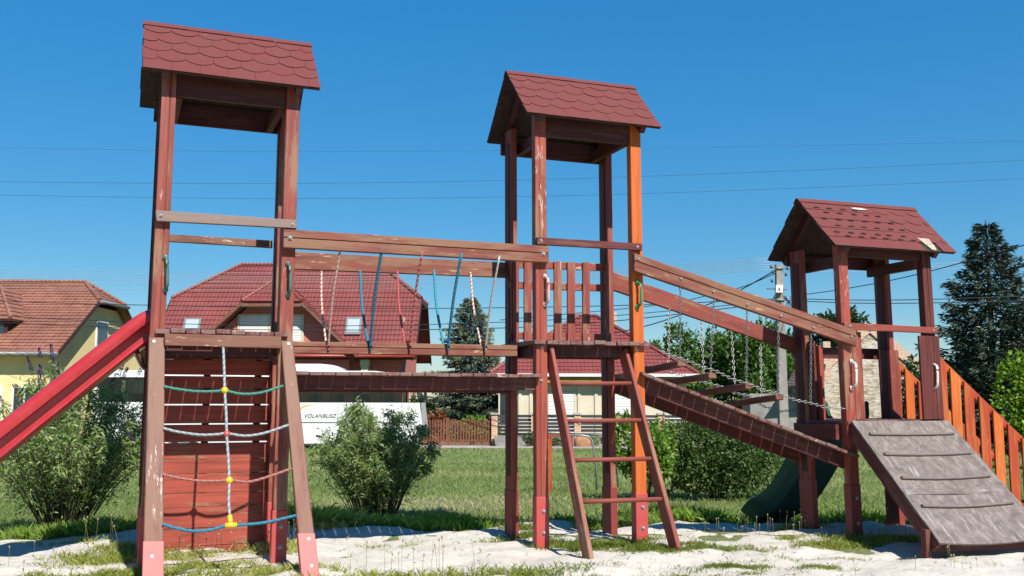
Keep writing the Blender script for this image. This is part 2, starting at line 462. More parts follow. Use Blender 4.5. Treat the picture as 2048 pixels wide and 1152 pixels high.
def sand_z(x, y):
    e = sand_edge(x)-y
    return gz(x, y)+sand_h(x, y)-.10*(1-ease((e+.12)/.2))
grid_sheet('sand', M['sand'], [-6+.055*i for i in range(300)], [-5.2+.055*i for i in range(146)], sand_z)
def ground(x, y):
    return max(gz(x, y)-.02, sand_z(x, y)) if y < sand_edge(x)+.3 else gz(x, y)-.02
# street
M['asphalt'] = plain('asphalt', (.07, .055, .052), .9, 0, .25, 3)
M['pave'] = plain('concrete_pavement', (.42, .38, .34), .9, 0, .15, 2)
M['redpave'] = plain('red_paving', (.24, .09, .07), .9, 0, .2, 2)
def strip(name, mat, D0, D1, z, S0=-60, S1=70, th=.1):
    m = MB(lambda S, D, z_: W(S, D, z_)); m.box(S0, S1, D0, D1, z-th, z)
    o = m.build(name, mat); o['kind'] = 'structure'; return o
GZ = -.85
strip('road', M['asphalt'], 35.6, 38.6, GZ+.03)
strip('kerb', M['pave'], 38.6, 38.8, GZ+.10, th=.2)
strip('pavement', M['pave'], 38.8, 40.2, GZ+.09)

# ================================================================== CLIMBING FRAME
TP = [(-.0886, .0828, .0376, .0049, .0066), (2.7754, .1799, .0090, -.0049, .0003), (5.467, -.1315, -.0072, -.0176, .0037)]
TWW = (.963, .9586, .9948); TDD = (.743, .7226, .6996)
def TW(k):
    X, Y, a, lx, ly = TP[k]; ca, sa = math.cos(a), math.sin(a)
    return lambda x, y, z: np.array([X+x*ca-y*sa+lx*(z-1), Y+x*sa+y*ca+ly*(z-1), z])
frame = empty('climbing_frame', (3.2, .4, 0))
tag(frame, 'red brown wooden climbing frame of three roofed towers with bridges, slides and ramp', 'climbing frame')
towers = []
tl = ['tallest left tower with rope ladder and plank climbing wall', 'middle tower with picket railing and rung ladder', 'low right tower with patched roof and grey ramp']
for k in range(3):
    t = empty('tower', TW(k)(TWW[k]/2, TDD[k]/2, 0), frame); t['label'] = tl[k]; towers.append(t)
W3 = wood

def post(k, name, x0, x1, y0, y1, z0, z1, mat, grooves=(), bevel=.004, lab=None):
    m = MB(TW(k))
    pts = [(x0, y0)]
    for gx in grooves:
        pts += [(gx-.004, y0), (gx, y0+.010), (gx+.004, y0)]
    pts += [(x1, y0), (x1, y1), (x0, y1)]
    nseg = 2
    rings = [[(x, y, z0+(z1-z0)*s/nseg) for x, y in pts] for s in range(nseg+1)]
    m.loft(rings, (0, 0, 1))
    o = m.build(name, mat, towers[k], bevel)
    if lab: o['label'] = lab
    return o
def bolt(P, parent, r=.012, d=(0, -1, 0)):
    m = MB(); P = np.array(P, float); d = np.array(d, float)
    m.ball(P+d*r*.3, r, 8, (1, 1, 1)); m.tube([P, P+d*.004], r*1.4, 8)
    return m.build('bolt', M['bolt'], parent)
TOP = (3.465, 3.465, 2.50)
SOCK = (.36, .385, .43)
SCK = ('socket', 'socket', 'socketdull')
for k in range(3):
    w, d = TWW[k], TDD[k]
    fm = ('redpeel', 'redpost', 'redpost')[k]
    post(k, 'post', 0, .097, 0, .078, -.12, TOP[k], M[fm], (.058,) if k == 0 else (.036,) if k == 1 else ())
    if k == 1: post(k, 'post', w-.097, w, 0, .078, -.12, TOP[k], M['orange'], (), lab='bright orange replacement post')
    else: post(k, 'post', w-.097, w, 0, .078, -.12, TOP[k], M['red'] if k == 0 else M['maroon'], (w-.045,) if k == 2 else ())
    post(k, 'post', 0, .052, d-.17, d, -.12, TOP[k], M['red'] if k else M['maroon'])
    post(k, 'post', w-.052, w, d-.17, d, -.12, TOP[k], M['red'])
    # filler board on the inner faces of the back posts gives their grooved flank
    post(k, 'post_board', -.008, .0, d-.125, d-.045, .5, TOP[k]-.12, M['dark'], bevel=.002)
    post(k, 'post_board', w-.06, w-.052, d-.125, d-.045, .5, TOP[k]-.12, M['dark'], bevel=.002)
    sz = SOCK[k]; e = .005
    for (x0, x1, y0, y1) in ((-e, .097+e, -e, .078+e), (w-.097-e, w+e, -e, .078+e), (-e, .052+e, d-.17-e, d+e), (w-.052-e, w+e, d-.17-e, d+e)):
        s_ = post(k, 'post_socket', x0, x1, y0, y1, -.13, sz, M['socketdull' if k == 1 and y0 > .3 else SCK[k]], bevel=.003)
        if y0 < 0.3:
            for zz in (.11, sz-.11):
                bolt(TW(k)((x0+x1)/2+.006, y0, zz), towers[k], .013)

# ---- roofs
def roof(k, x0, x1, zr, ze, yr=.36, ye0=-.125, ye1=.845, rows=5, wide=.19, patched=False):
    T = TW(k); th = .018
    rt = empty('roof', T((x0+x1)/2, yr, ze), towers[k])
    if patched: rt['label'] = 'patched roof with missing shingle tabs and a broken eave corner'
    b = MB(T)
    for y_e in (ye0, ye1):
        s = 1 if y_e < yr else -1
        n = np.array([0, -s*(zr-ze), abs(y_e-yr)]); n = n/np.linalg.norm(n)*th
        pts = [(x0, yr, zr), (x1, yr, zr), (x1, y_e, ze), (x0, y_e, ze)]
        if patched and s == 1:      # ragged front board
            lo = []
            for i in range(25):
                t = i/24; x = x1+(x0-x1)*t
                j = .012*noise.noise(Vector((x*9, 1, 3)))
                f = 1-abs(j)*2
                lo.append((x, yr+(y_e-yr)*f, zr+(ze-zr)*f))
            pts = [(x0, yr, zr), (x1, yr, zr)]+lo
            lowpts = [p for p in pts]
        low = [(p[0], p[1]-n[1], p[2]-n[2]) for p in pts]
        m_ = len(pts)
        b.add(pts+low, [tuple(range(m_)), tuple(range(2*m_-1, m_-1, -1))]+[(i, i+m_, (i+1) % m_+m_, (i+1) % m_) for i in range(m_)], None)
    b.build('roof_board', M['osb'], rt)
    # shingle courses
    sh = MB(T); ed = MB(T)
    for y_e in (ye0, ye1):
        s = 1 if y_e < yr else -1
        run = y_e-yr; L = math.hypot(run, zr-ze)
        dn = np.array([0, run/L, (ze-zr)/L]); nn = np.array([0, -s*(zr-ze)/L*(1), abs(run)/L])
        nn = np.array([0, (zr-ze)/L*(-1 if s == 1 else 1), abs(run)/L])
        O = np.array([0, yr, zr])
        step = L/rows
        def tile(xa, xb, v0, v1, scal, lift, ovh):
            top = [np.array([xa, 0, 0]), np.array([xb, 0, 0])]
            seg = []
            K = 10 if scal else 1
            for i in range(K+1):
                u = i/K; x = xb+(xa-xb)*u
                vv = v1-(scal*(1-math.sin(math.pi*u)**.75) if scal else 0)
                seg.append((x, vv))
            P = []
            for (x, v) in [(xa, v0), (xb, v0)]+seg:
                h = .004+lift*(v-v0)/max(.01, (v1-v0))
                P.append(O+np.array([x, 0, 0])+dn*v+nn*h)
            n = len(P); Q = [p-nn*.0035 for p in P]
            sh.add(P, [tuple(range(n)) if s == 1 else tuple(range(n-1, -1, -1))], dn)
            ed.add(P+Q, [(i, i+n, (i+1) % n+n, (i+1) % n) for i in range(2, n-1)], dn)
            ed.add(Q, [tuple(range(n-1, -1, -1))], dn)
        for r in range(rows):
            v0 = max(.0, r*step-.05); v1 = min(L+.012, (r+1)*step+.02)
            off = (r % 2)*wide/2+(.03 if k == 1 else 0)
            x = x0-off-.0
            i = 0
            while x < x1-.001:
                xa, xb = max(x0-.006, x), min(x1+.006, x+wide)
                x += wide; i += 1
                if xb-xa < .012: continue
                last = r == rows-1
                full = (xb-xa) > wide*.98
                if patched and s == 1:
                    curv = xa > x1-.55+.08*r
                    if last and x1-.31 < (xa+xb)/2 < x1-.10: continue
                    sc_ = .055 if curv and not last else 0
                else:
                    sc_ = .05
                    if last: sc_ = .0
                if not full: sc_ *= (xb-xa)/wide
                j = random.uniform(-.003, .003)
                tile(xa+.0008, xb-.0008, v0, v1+j, sc_, .006+random.uniform(0, .003), 0)
    o = sh.build('shingles', M['shingle'], rt)
    # ridge cap, folded over
    c = MB(T); L0 = .055
    for y_e in (ye0, ye1):
        s = 1 if y_e < yr else -1
        L = math.hypot(y_e-yr, zr-ze); dn = np.array([0, (y_e-yr)/L, (ze-zr)/L]); nn = np.array([0, -s*(zr-ze)/L, abs(y_e-yr)/L])
        xs = x0-.008
        while xs < x1:
            xe = min(x1+.008, xs+.31)
            A = np.array([xs, yr, zr]); B = np.array([xe, yr, zr])
            c.add([A+nn*.014, B+nn*.017, B+dn*L0+nn*.017, A+dn*L0+nn*.014, A+nn*.0, B, B+dn*L0+nn*.004, A+dn*L0+nn*.004],
                  [(0, 1, 2, 3), (3, 2, 6, 7), (0, 3, 7, 4), (1, 5, 6, 2)], (1, 0, 0))
            xs = xe+.002
    c.build('ridge_cap', M['shingle'], rt)
    if patched:
        # dark oval spots where tabs are missing, bare chipboard where the eave broke
        L = math.hypot(ye0-yr, zr-ze); dn = np.array([0, (ye0-yr)/L, (ze-zr)/L]); nn = np.array([0, -(zr-ze)/L, abs(ye0-yr)/L])
        sp = ed
        for r, v in enumerate((.13, .20, .30, .40, .50, .555)):
            for i in range(8):
                x = x0+.13+.14*i+(.07 if r % 2 else 0)+random.uniform(-.012, .012)
                if x > x1-.50+.10*r and r < 3 or x > x1-.34: continue
                if random.random() < .1: continue
                O = np.array([x, yr, zr])+dn*v+nn*(.0185 if r < 5 else .019); P = []
                for q in range(12):
                    a = q*math.pi/6
                    P.append(O+np.array([1, 0, 0])*.036*math.cos(a)*random.uniform(.85, 1.1)+dn*.010*math.sin(a))
                sp.add(P, [tuple(range(11, -1, -1))], (1, 0, 0))
        br = MB(T); X = x1-.25
        P = []
        for (dx, v) in ((-.062, L-.175), (-.02, L-.168), (.02, L-.172), (.066, L-.165), (.058, L-.11), (.052, L-.05), (.040, L-.005), (.02, L+.005), (-.008, L-.004), (-.022, L-.05), (-.035, L-.09), (-.045, L-.14)):
            P.append(np.array([X+dx, yr, zr])+dn*v+nn*.016)
        br.prism(P[::-1], -nn*.012, (1, 0, 0)); br.build('bare_patch', M['barechip'], rt)
        br = MB(T); P = []
        for (dx, v) in ((-.56, .105), (-.50, .095), (-.42, .10), (-.38, .115), (-.45, .125), (-.53, .12)):
            P.append(np.array([x1+dx-.22, yr, zr])+dn*v+nn*.021)
        br.prism(P[::-1], -nn*.006, (1, 0, 0)); br.build('bare_patch', M['h_white'], rt)
    ed.build('shingle_edge', M['shingle_edge'], rt)
    # rafters and eave beams
    for xr in (.0, TWW[k]-.05):
        for y_e in (ye0, ye1):
            A = np.array([xr+.025, yr, zr-.065]); s = (y_e-yr)
            B = np.array([xr+.025, yr+s*.93, ze+(zr-ze)*.07-.065+.005])
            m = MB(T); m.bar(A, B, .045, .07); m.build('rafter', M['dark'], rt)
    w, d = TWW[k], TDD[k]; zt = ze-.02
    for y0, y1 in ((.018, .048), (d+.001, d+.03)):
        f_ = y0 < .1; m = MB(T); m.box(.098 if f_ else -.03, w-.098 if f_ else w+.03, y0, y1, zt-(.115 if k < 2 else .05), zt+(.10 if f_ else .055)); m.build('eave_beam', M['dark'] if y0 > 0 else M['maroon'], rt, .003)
    for xs in (.098, w-.145):
        m = MB(T); m.box(xs, xs+.045, .05, d-.02, zt-.12, zt-.03, (0, 1, 0)); m.build('tie_beam', M['dark'], rt)
roof(0, -.135, 1.083, 3.90, 3.40, rows=5)
roof(1, -.115, 1.08, 3.89, 3.40, rows=5)
roof(2, -.13, 1.155, 2.925, 2.44, rows=5, patched=True)

# ---- front handrails and back rails
def quad(name, px, Yl, Yr, th, mat, parent, bevel=.004, groove=None, lab=None):
    (tl_, bl, br_, tr) = px[0], px[1], px[2], px[3]
    A, B = atY(*tl_, Yl), atY(*bl, Yl); C_, D_ = atY(*br_, Yr), atY(*tr, Yr)
    m = MB(); gd = D_-A
    if groove:
        g0, g1 = groove-.02, groove+.02
        l = lambda t: A+(B-A)*t
        r_ = lambda t: D_+(C_-D_)*t
        m.prism([l(0), l(g0), r_(g0), r_(0)], (0, th, 0), gd)
        m.prism([l(g1), l(1), r_(1), r_(g1)], (0, th, 0), gd)
        q = [l(g0-.05), l(g1+.05), r_(g1+.05), r_(g0-.05)]
        m.prism([p+np.array([0, .012, 0]) for p in q], (0, th-.02, 0), gd)
    else:
        m.prism([A, B, C_, D_], (0, th, 0), gd)
    o = m.build(name, mat, parent, bevel)
    if lab: o['label'] = lab
    return o
# Y of tower fronts
def fy(k, x): return float(TW(k)(x, 0, 1.5)[1])
quad('handrail', [(311, 420), (313, 442), (594, 457), (594, 440)], .045, .085, .035, M['greyrail'], towers[0])
quad('handrail', [(335, 468), (335, 483), (545, 496), (545, 481)], .84, .87, .03, M['brown'], towers[0])
quad('handrail', [(1074, 474), (1074, 489), (1285, 501), (1285, 487)], .145, .15, .032, M['maroon'], towers[1])
quad('handrail', [(1689, 645), (1689, 659), (1876, 667), (1876, 655)], -.165, -.175, .032, M['red'], towers[2])
for P, k in ((atY(322, 431, .045), 0), (atY(585, 449, .085), 0), (atY(1082, 481, .145), 1), (atY(1275, 494, .15), 1), (atY(1700, 652, -.165), 2), (atY(1867, 661, -.175), 2)):
    bolt(P, towers[k], .009)
for P, k in ((atY(1083, 695, .18), 1), (atY(1083, 761, .18), 1), (atY(1275, 700, .185), 1)):
    bolt(P, towers[k], .010)

# ---- decks
def deck(k, z, zb0, zb1, n, x0=.0, x1=None, y0=-.03, y1=None):
    T = TW(k); w, d = TWW[k], TDD[k]; x1 = w if x1 is None else x1; y1 = d+.02 if y1 is None else y1
    m = MB(T); st = (x1-x0)/n
    for i in range(n):
        j = random.uniform(-.012, .012); t = random.uniform(-.004, .006)
        m.box(x0+i*st+.003, x0+(i+1)*st-.003, y0+j, y1+j*.5, z-.032+t, z+t, (0, 1, 0))
    m.build('deck', M['slat'], towers[k], .003)
    for ya, yb in ((.08, .125), (d-.215, d-.172)):
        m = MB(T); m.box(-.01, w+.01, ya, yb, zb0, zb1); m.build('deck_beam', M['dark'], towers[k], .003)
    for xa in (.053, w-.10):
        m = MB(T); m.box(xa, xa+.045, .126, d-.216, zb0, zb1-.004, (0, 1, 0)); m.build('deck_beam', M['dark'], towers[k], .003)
deck(0, 1.613, 1.44, 1.578, 9, .03, .93)
deck(1, 1.603, 1.48, 1.568, 10, -.03, .99, y0=-.05)
deck(2, .962, .80, .925, 9, .0, .99, y0=.0)
# front edge boards
quad('deck_edge_board', [(329, 667), (329, 691), (563, 697), (563, 673)], .04, .075, .03, M['brown'], towers[0])
m = MB(TW(2)); m.box(-.05, .01, .09, TDD[2]-.02, .80, .93, (0, 1, 0)); m.build('deck_edge_board', M['maroon'], towers[2])

# ---- grab handles
def handle(px, py0, py1, Y, mat, k, bow=.045, dx=0):
    A = atY(px, py0, Y); B = atY(px, py1, Y); pts = []
    for i in range(11):
        t = i/10; s = min(1, min(t, 1-t)/.16)
        pts.append(A+(B-A)*t+np.array([.012*math.sin(s*1.57)+dx, -bow*math.sin(s*1.57), 0]))
    m = MB(); m.tube(pts, .0115, 8)
    for P in (A, B): m.ball((P[0], P[1], P[2]), .019, 8, (1, .5, 1.3))
    m.build('grab_handle', mat, towers[k])
handle(331, 515, 579, fy(0, .1)-.004, M['h_dark'], 0)
handle(576, 528, 589, fy(0, .9)-.004, M['h_dark'], 0)
handle(1090, 553, 609, .176, M['h_pink'], 1)
handle(1275, 565, 614, .180, M['h_bgreen'], 1)
handle(1703, 723, 776, -.14, M['h_white'], 2)
handle(1865, 727, 779, -.145, M['h_white'], 2)

# ---- left tower: rope ladder between two leaning planks, plank climbing wall
T0 = TW(0)
A_ = T0(0, -.02, 1.5); B_ = T0(0, -.62, 0); D_ = T0(1, -.62, 0); NP = np.cross(B_-A_, D_-A_); NP = NP/np.linalg.norm(NP)
if NP[1] > 0: NP = -NP
def onN(px, py): return plane(px, py, NP, A_)
def legp(pts, split):
    (a, b, c, d_) = pts; P = [onN(*p) for p in pts]
    m = MB(); m.prism(P, -NP*.045, P[1]-P[0]); m.build('ladder_plank', M['brown'], towers[0], .005)
    f = lambda p, q, y: p+(q-p)*((y-p[1])/(q[1]-p[1]))
    a, b, c, d_ = map(lambda p: np.array(p, float), pts)
    l0, r0 = f(a, b, split), f(d_, c, split)
    Q = [onN(*p) for p in (l0-np.array([1.2, 0]), b-np.array([1.2, 0]), c+np.array([1.2, 0]), r0+np.array([1.2, 0]))]
    Q = [q+NP*.004 for q in Q]
    m = MB(); m.prism(Q, -NP*.053, Q[1]-Q[0]); m.build('plank_socket', M['socket'], towers[0], .003)
legp([(298, 668), (284.5, 1185), (326, 1185), (330, 668)], 1082)
legp([(561, 672), (607, 1185), (641.5, 1185), (585, 672)], 1066)
for p in ((308, 683), (304, 1113)): bolt(onN(*p)+NP*.002, towers[0], .007, NP)
for p in ((577, 688), (617, 1078), (623, 1132)): bolt(onN(*p)+NP*.002, towers[0], .007, NP)
net = empty('rope_ladder', onN(457, 1040), towers[0])
def netrope(pts, mat, r=.0095):
    # quadratic-smooth through given pixels
    P = [onN(*p)+NP*.012 for p in pts]
    Q = catmull(P, 6); m = MB(); m.tube(Q, r, 7); return m.build('rope', mat, net)
def catmull(P, n):
    P = [np.array(p, float) for p in P]; P = [2*P[0]-P[1]]+P+[2*P[-1]-P[-2]]; out = []
    for i in range(1, len(P)-2):
        for k in range(n):
            t = k/n; a, b, c, d = P[i-1], P[i], P[i+1], P[i+2]
            out.append(.5*((2*b)+(-a+c)*t+(2*a-5*b+4*c-d)*t*t+(-a+3*b-3*c+d)*t**3))
    out.append(P[-2]); return out
netrope([(446, 694), (448, 740), (449, 782), (452, 830), (453, 870), (456, 915), (458, 962), (457, 1005), (460, 1040)], M['r_grey'], .0095)
netrope([(328, 774), (350, 779), (390, 784), (430, 784), (449, 782), (480, 789), (520, 787), (566, 773)], M['r_green'])
netrope([(327, 858), (355, 865), (400, 871), (435, 870), (453, 868), (490, 873), (530, 867), (577, 851)], M['r_grey'])
netrope([(326, 950), (355, 957), (400, 963), (440, 963), (458, 961), (495, 965), (535, 955), (583, 938)], M['r_rose'])
netrope([(325, 1049), (350, 1057), (385, 1063), (420, 1061), (450, 1053), (480, 1051), (530, 1046), (592, 1032)], M['r_blue'], .0105)
for p, c in (((449, 782), 'yellow'), ((453, 869), 'redbead'), ((458, 962), 'yellow')):
    m = MB(); q = onN(*p)+NP*.012; m.ball(q, .025, 12, (1, 1, .95)); m.build('bead', M[c], net)
m = MB(); q0, q1 = onN(449, 1052)+NP*.012, onN(473, 1051)+NP*.012
m.tube([q0, q1], .017, 10); m.tube([onN(461, 1052)+NP*.012, onN(459, 1032)+NP*.012], .016, 10); m.build('t_connector', M['yellow'], net)
# climbing wall at the back of the left tower
m = MB(T0)
zz = [-.03, .048, .18, .333, .435, .58, .686, .815, .952, 1.097, 1.218, 1.317, 1.44]
for i in range(12):
    a, b = zz[i], zz[i+1]
    m.box(.055, .911+random.uniform(-.002, .0), TDD[0]-.055+random.uniform(-.002, .002), TDD[0]-.030, a, b-(.010 if i > 5 else .0035), (1, 0, 0))
m.build('climbing_wall', M['redclean'], towers[0], .003)
for xa in (.06, .42, .80):
    m = MB(T0); m.box(xa, xa+.05, TDD[0]-.028, TDD[0]+.008, .03, 1.44, (0, 0, 1)); m.build('wall_batten', M['dark'], towers[0])
# narrow boards between the right hand posts of the left tower
m = MB(T0); m.box(TWW[0]-.05, TWW[0]-.03, .30, .345, 1.62, 2.38, (0, 0, 1)); m.build('side_board', M['red'], towers[0])
m = MB(T0); m.box(TWW[0]-.05, TWW[0]-.03, .40, .44, 1.62, 2.45, (0, 0, 1)); m.build('side_board', M['red'], towers[0])

# ---- middle tower: picket railing at the back
T1 = TW(1); w1, d1 = TWW[1], TDD[1]
rail_ = empty('picket_railing', T1(w1/2, d1-.05, 1.6), towers[1])
def at_back(px, py): return atY(px, py, .18+d1-.19)
for (ya, yb, yl, yr2) in ((521, 535, 521, 528), (563, 577, 563, 569), (664, 678, 664, 668)):
    P = [at_back(1020, ya), at_back(1020, yb), at_back(1215, yb+(yr2-yl)), at_back(1215, ya+(yr2-yl))]
    m = MB(); m.prism(P, (0, .028, 0), P[3]-P[0]); m.build('rail', M['red'], rail_, .003)
for x, w_ in ((1031, 10), (1054, 15), (1084, 15), (1114, 15), (1140.5, 15), (1170.5, 14), (1214, 12)):
    dy = (x-1030)*.03
    P = [p+np.array([0, -.026, 0]) for p in (at_back(x-w_/2, 521+dy), at_back(x-w_/2, 686+dy*.2), at_back(x+w_/2, 686+dy*.2), at_back(x+w_/2, 521+dy))]
    m = MB(); m.prism(P, (0, .024, 0), P[1]-P[0]); m.build('picket', M['redpeel'], rail_, .003)

# ---- rung ladder
lad = empty('rung_ladder', (3.3, -.4, 0), towers[1])
La = atY(1103, 693, .16); Lb = atZ(1184, 1120, 0); Lc = atZ(1362, 1107, 0); LN = np.cross(Lb-La, Lc-La); LN /= np.linalg.norm(LN)
if LN[1] > 0: LN = -LN
def onL(px, py): return plane(px, py, LN, La)
for (x0, y0, x1, y1) in ((1103, 692, 1185, 1124), (1252, 697, 1363, 1112)):
    P = [onL(x0-2.5, y0), onL(x1-4, y1), onL(x1+5, y1), onL(x0+4.5, y0)]
    m = MB(); m.prism(P, -LN*.115, P[1]-P[0]); m.build('ladder_rail', M['redpeel'], lad, .005)
for (x0, x1, ya, yb) in ((1116, 1271, 763, 763), (1132, 1292, 838, 837), (1150, 1312, 917, 914), (1167, 1334, 1000, 995)):
    m = MB(); m.tube([onL(x0, ya)-LN*.04, onL((x0+x1)/2, (ya+yb)/2)-LN*.04, onL(x1, yb)-LN*.04], .0175, 10); m.build('rung', M['red'], lad)

# ---- flat bridge between left and middle tower, beam on ropes above it
br = empty('flat_bridge', (1.85, .5, 1.2), frame)
m = MB(); n = 20; xa, xb = .90, 2.80
for i in range(n):
    x0 = xa+(xb-xa)*i/n; j = random.uniform(-.008, .008); zt = 1.333+random.uniform(-.003, .003)-.016*math.sin(math.pi*(i+.5)/n)*0
    yb_ = .075+.035*(x0-xa)/(xb-xa)
    m.box(x0+.0022, x0+(xb-xa)/n-.0022, yb_+j, yb_+.80+j, zt-.026, zt, (0, 1, 0))
m.build('bridge_deck', M['slat'], br, .003)
for ya, yb2, z0, z1 in ((.17, .205, 1.208, 1.304), (.80, .84, 1.190, 1.304)):
    m = MB(); P = [(.86, ya, z0), (2.84, ya+.03, z0), (2.84, ya+.03, z1), (.86, ya, z1)]
    m.prism(P, (0, yb2-ya, 0), (1, 0, 0)); m.build('bridge_beam', M['maroon'], br, .003)
quad('handrail', [(567, 458), (567, 495), (1098, 525), (1098, 492)], .065, .13, .055, M['rail'], br, groove=.45)
quad('handrail', [(586, 503), (586, 538), (1013, 555), (1013, 525)], .84, .90, .05, M['rail'], br)
for P in (atY(580, 476, .065), atY(1087, 508, .13)): bolt(P, br, .013)
sw = empty('rope_bridge', (1.85, .45, 1.5), frame)
quad('balance_beam', [(577, 682.5), (577, 706), (1035, 713), (1035, 690.5)], .42, .45, .09, M['rail'], sw, groove=.45)
RP = [(681, 503, 657, 643, 541, 652, 'r_pink', 'r_pink'), (764, 506, 741, 720, 543, 736, 'r_dblue', 'r_blue'), (845, 511, 820, 795, 546, 809, 'r_dred', 'r_red'),
      (923, 515, 897, 868, 549, 886, 'r_blue', 'r_cyan'), (999, 520, 972, 941, 553, 961, 'r_white', 'r_pink')]
for (xt, yt, xb_, xt2, yt2, xb2, c1, c2) in RP:
    A = atY(xt, yt-8, .095); Bm = atY(xb_, 700, .412); C1 = atY(xb_, 686, .405)
    mid = (A+C1)/2+np.array([-.012, 0, -.01])
    m = MB(); m.tube(catmull([A, mid, C1, Bm], 6), .0088 if 'blue' not in c1 else .0115, 7); m.build('rope', M[c1], sw)
    A = atY(xt2, yt2-8, .885); C1 = atY(xb2, 686, .515); C2 = atY(xb2, 694, .512)
    mid = (A+C1)/2+np.array([-.015, 0, -.01])
    m = MB(); m.tube(catmull([A, mid, C1, C2], 6), .0088 if 'blue' not in c2 and 'cyan' not in c2 else .0110, 7); m.build('rope', M[c2], sw)
    # loop round the beam
    z1_ = atY(xb_, 684, .42)[2]+.006; z0_ = atY(xb_, 703, .42)[2]
    P = atY(xb_, 690, .42)
    m = MB(); m.tube([(P[0]-.002, .52, z1_), (P[0], .415, z1_), (P[0], .405, z1_-.02), (P[0]+.001, .406, z0_+.03)], .011, 6); m.build('rope_loop', M['r_dblue' if 'blue' in c1 else 'r_dred'], sw)

# ---- sloping bridge between middle and right tower, with hanging logs
sb = empty('sloping_bridge', (4.6, .3, .6), frame)
fA, fB = atY(1283, 755, .21), atY(1700, 915, -.08)          # top front edge of the beam
bv = fB-fA; Lb_ = np.linalg.norm(bv); bd = bv/Lb_
upn = np.array([0, 0, 1.0])-bd*bd[2]; upn /= np.linalg.norm(upn)
m = MB(); n = 19
st_ = fA-bd*.05
back = np.array([.10, .80, 0])
for i in range(n):
    p = st_+bd*(Lb_+.07)*i/n; q = st_+bd*((Lb_+.07)*(i+1)/n-.005)
    j = random.uniform(-.006, .006); f_ = np.array([0, -.095+j, 0]); u_ = upn*(.002+random.uniform(0, .005))
    m.prism([p+f_+u_, q+f_+u_, q+f_+u_+upn*.026, p+f_+u_+upn*.026], back, back)
m.build('bridge_deck', M['slat'], sb, .003)
for off, hh in ((0, .105), (.62, .12)):
    o_ = np.array([off*.12, off, 0])
    P = [fA+o_-upn*hh, fB+o_-upn*hh, fB+o_, fA+o_]
    m = MB(); m.prism(P, (0, .04, 0), bv); m.build('bridge_beam', M['maroon'], sb, .003)
quad('handrail', [(1269, 506), (1269, 542), (1713, 693), (1713, 660)], .125, -.19, .05, M['rail'], sb, groove=.42)
quad('handrail', [(1218, 541), (1218, 577), (1603, 708), (1603, 680)], .88, .56, .045, M['red'], sb)
for p in ((1277, 549-31), (1362, 557), (1427, 583), (1495, 609), (1562, 632), (1627, 655), (1703, 673)):
    t = (p[0]-1269)/444; bolt(atY(p[0], p[1], .125-.315*t), sb, .009)
def hf(px): t = (px-1269)/444; return .125-.315*t
def hb(px): t = (px-1218)/385; return .88-.32*t
logs = []
for (x0, y0, x1, y1) in ((1364, 727, 1290, 741), (1426, 751, 1331, 766), (1499, 772, 1399, 786), (1560, 794, 1463, 808)):
    ya = hf(x0)+.05; yb = hb(x1)-.03
    A = atY(x0, y0, ya); B = atY(x1, y1, yb)
    m = MB(); m.bar(A, B, .078, .05); m.build('hanging_step', M['brown'], sb, .006); logs.append((A, B))
def chain(P, parent, r=.0035, link_=.034, name='chain'):
    P = [np.array(p, float) for p in P]; seg = [np.linalg.norm(P[i+1]-P[i]) for i in range(len(P)-1)]; tot = sum(seg)
    n = max(2, int(tot/(link_*.80))); m = MB()
    def at(s):
        for i, L in enumerate(seg):
            if s <= L or i == len(seg)-1: return P[i]+(P[i+1]-P[i])*min(1, s/L), (P[i+1]-P[i])/L
            s -= L
    for i in range(n):
        c, t = at(tot*(i+.5)/n)
        a = np.cross(t, [0.3, 1, .1]); a /= np.linalg.norm(a); b = np.cross(t, a)
        u = a if i % 2 else b
        pts = []
        for q in range(9):
            an = q*math.pi/4; pts.append(c+t*link_*.5*math.cos(an)+u*link_*.30*math.sin(an))
        m.tube(pts, r, 4)
    return m.build(name, M['chain'], parent)
fc = [(1361, 569, 1360, 718), (1428, 595, 1421, 743), (1494, 620, 1493, 766), (1557, 640, 1556, 787)]
for (x0, y0, x1, y1), (A, B) in zip(fc, logs):
    chain([atY(x0, y0, hf(x0)+.02), atY(x1, y1, hf(x1)+.06)], sb)
bc = [(1339, 618, 1337, 733), (1402, 643, 1408, 757), (1463, 665, 1470, 776), (1521, 688, 1523, 795)]
for (x0, y0, x1, y1) in bc:
    chain([atY(x0, y0, hb(x0)), atY(x1, y1, hb(x1)-.06)], sb)
chain([atY(1622, 668, hf(1622)+.02), atY(1621, 806, hf(1622)+.04)], sb)
pp = [(1318, 701), (1345, 712), (1373, 721), (1402, 733), (1432, 742), (1462, 757), (1497, 768), (1530, 781), (1560, 788), (1590, 800), (1622, 806), (1655, 816), (1690, 817)]
chain([atY(x, y, hf(x)+.05) for x, y in pp], sb)
pp = [(1318, 725), (1340, 745), (1372, 752), (1408, 765), (1440, 772), (1472, 787), (1500, 792), (1525, 812), (1560, 823), (1598, 819)]
chain([atY(x, y, hb(x)-.05) for x, y in pp], sb)

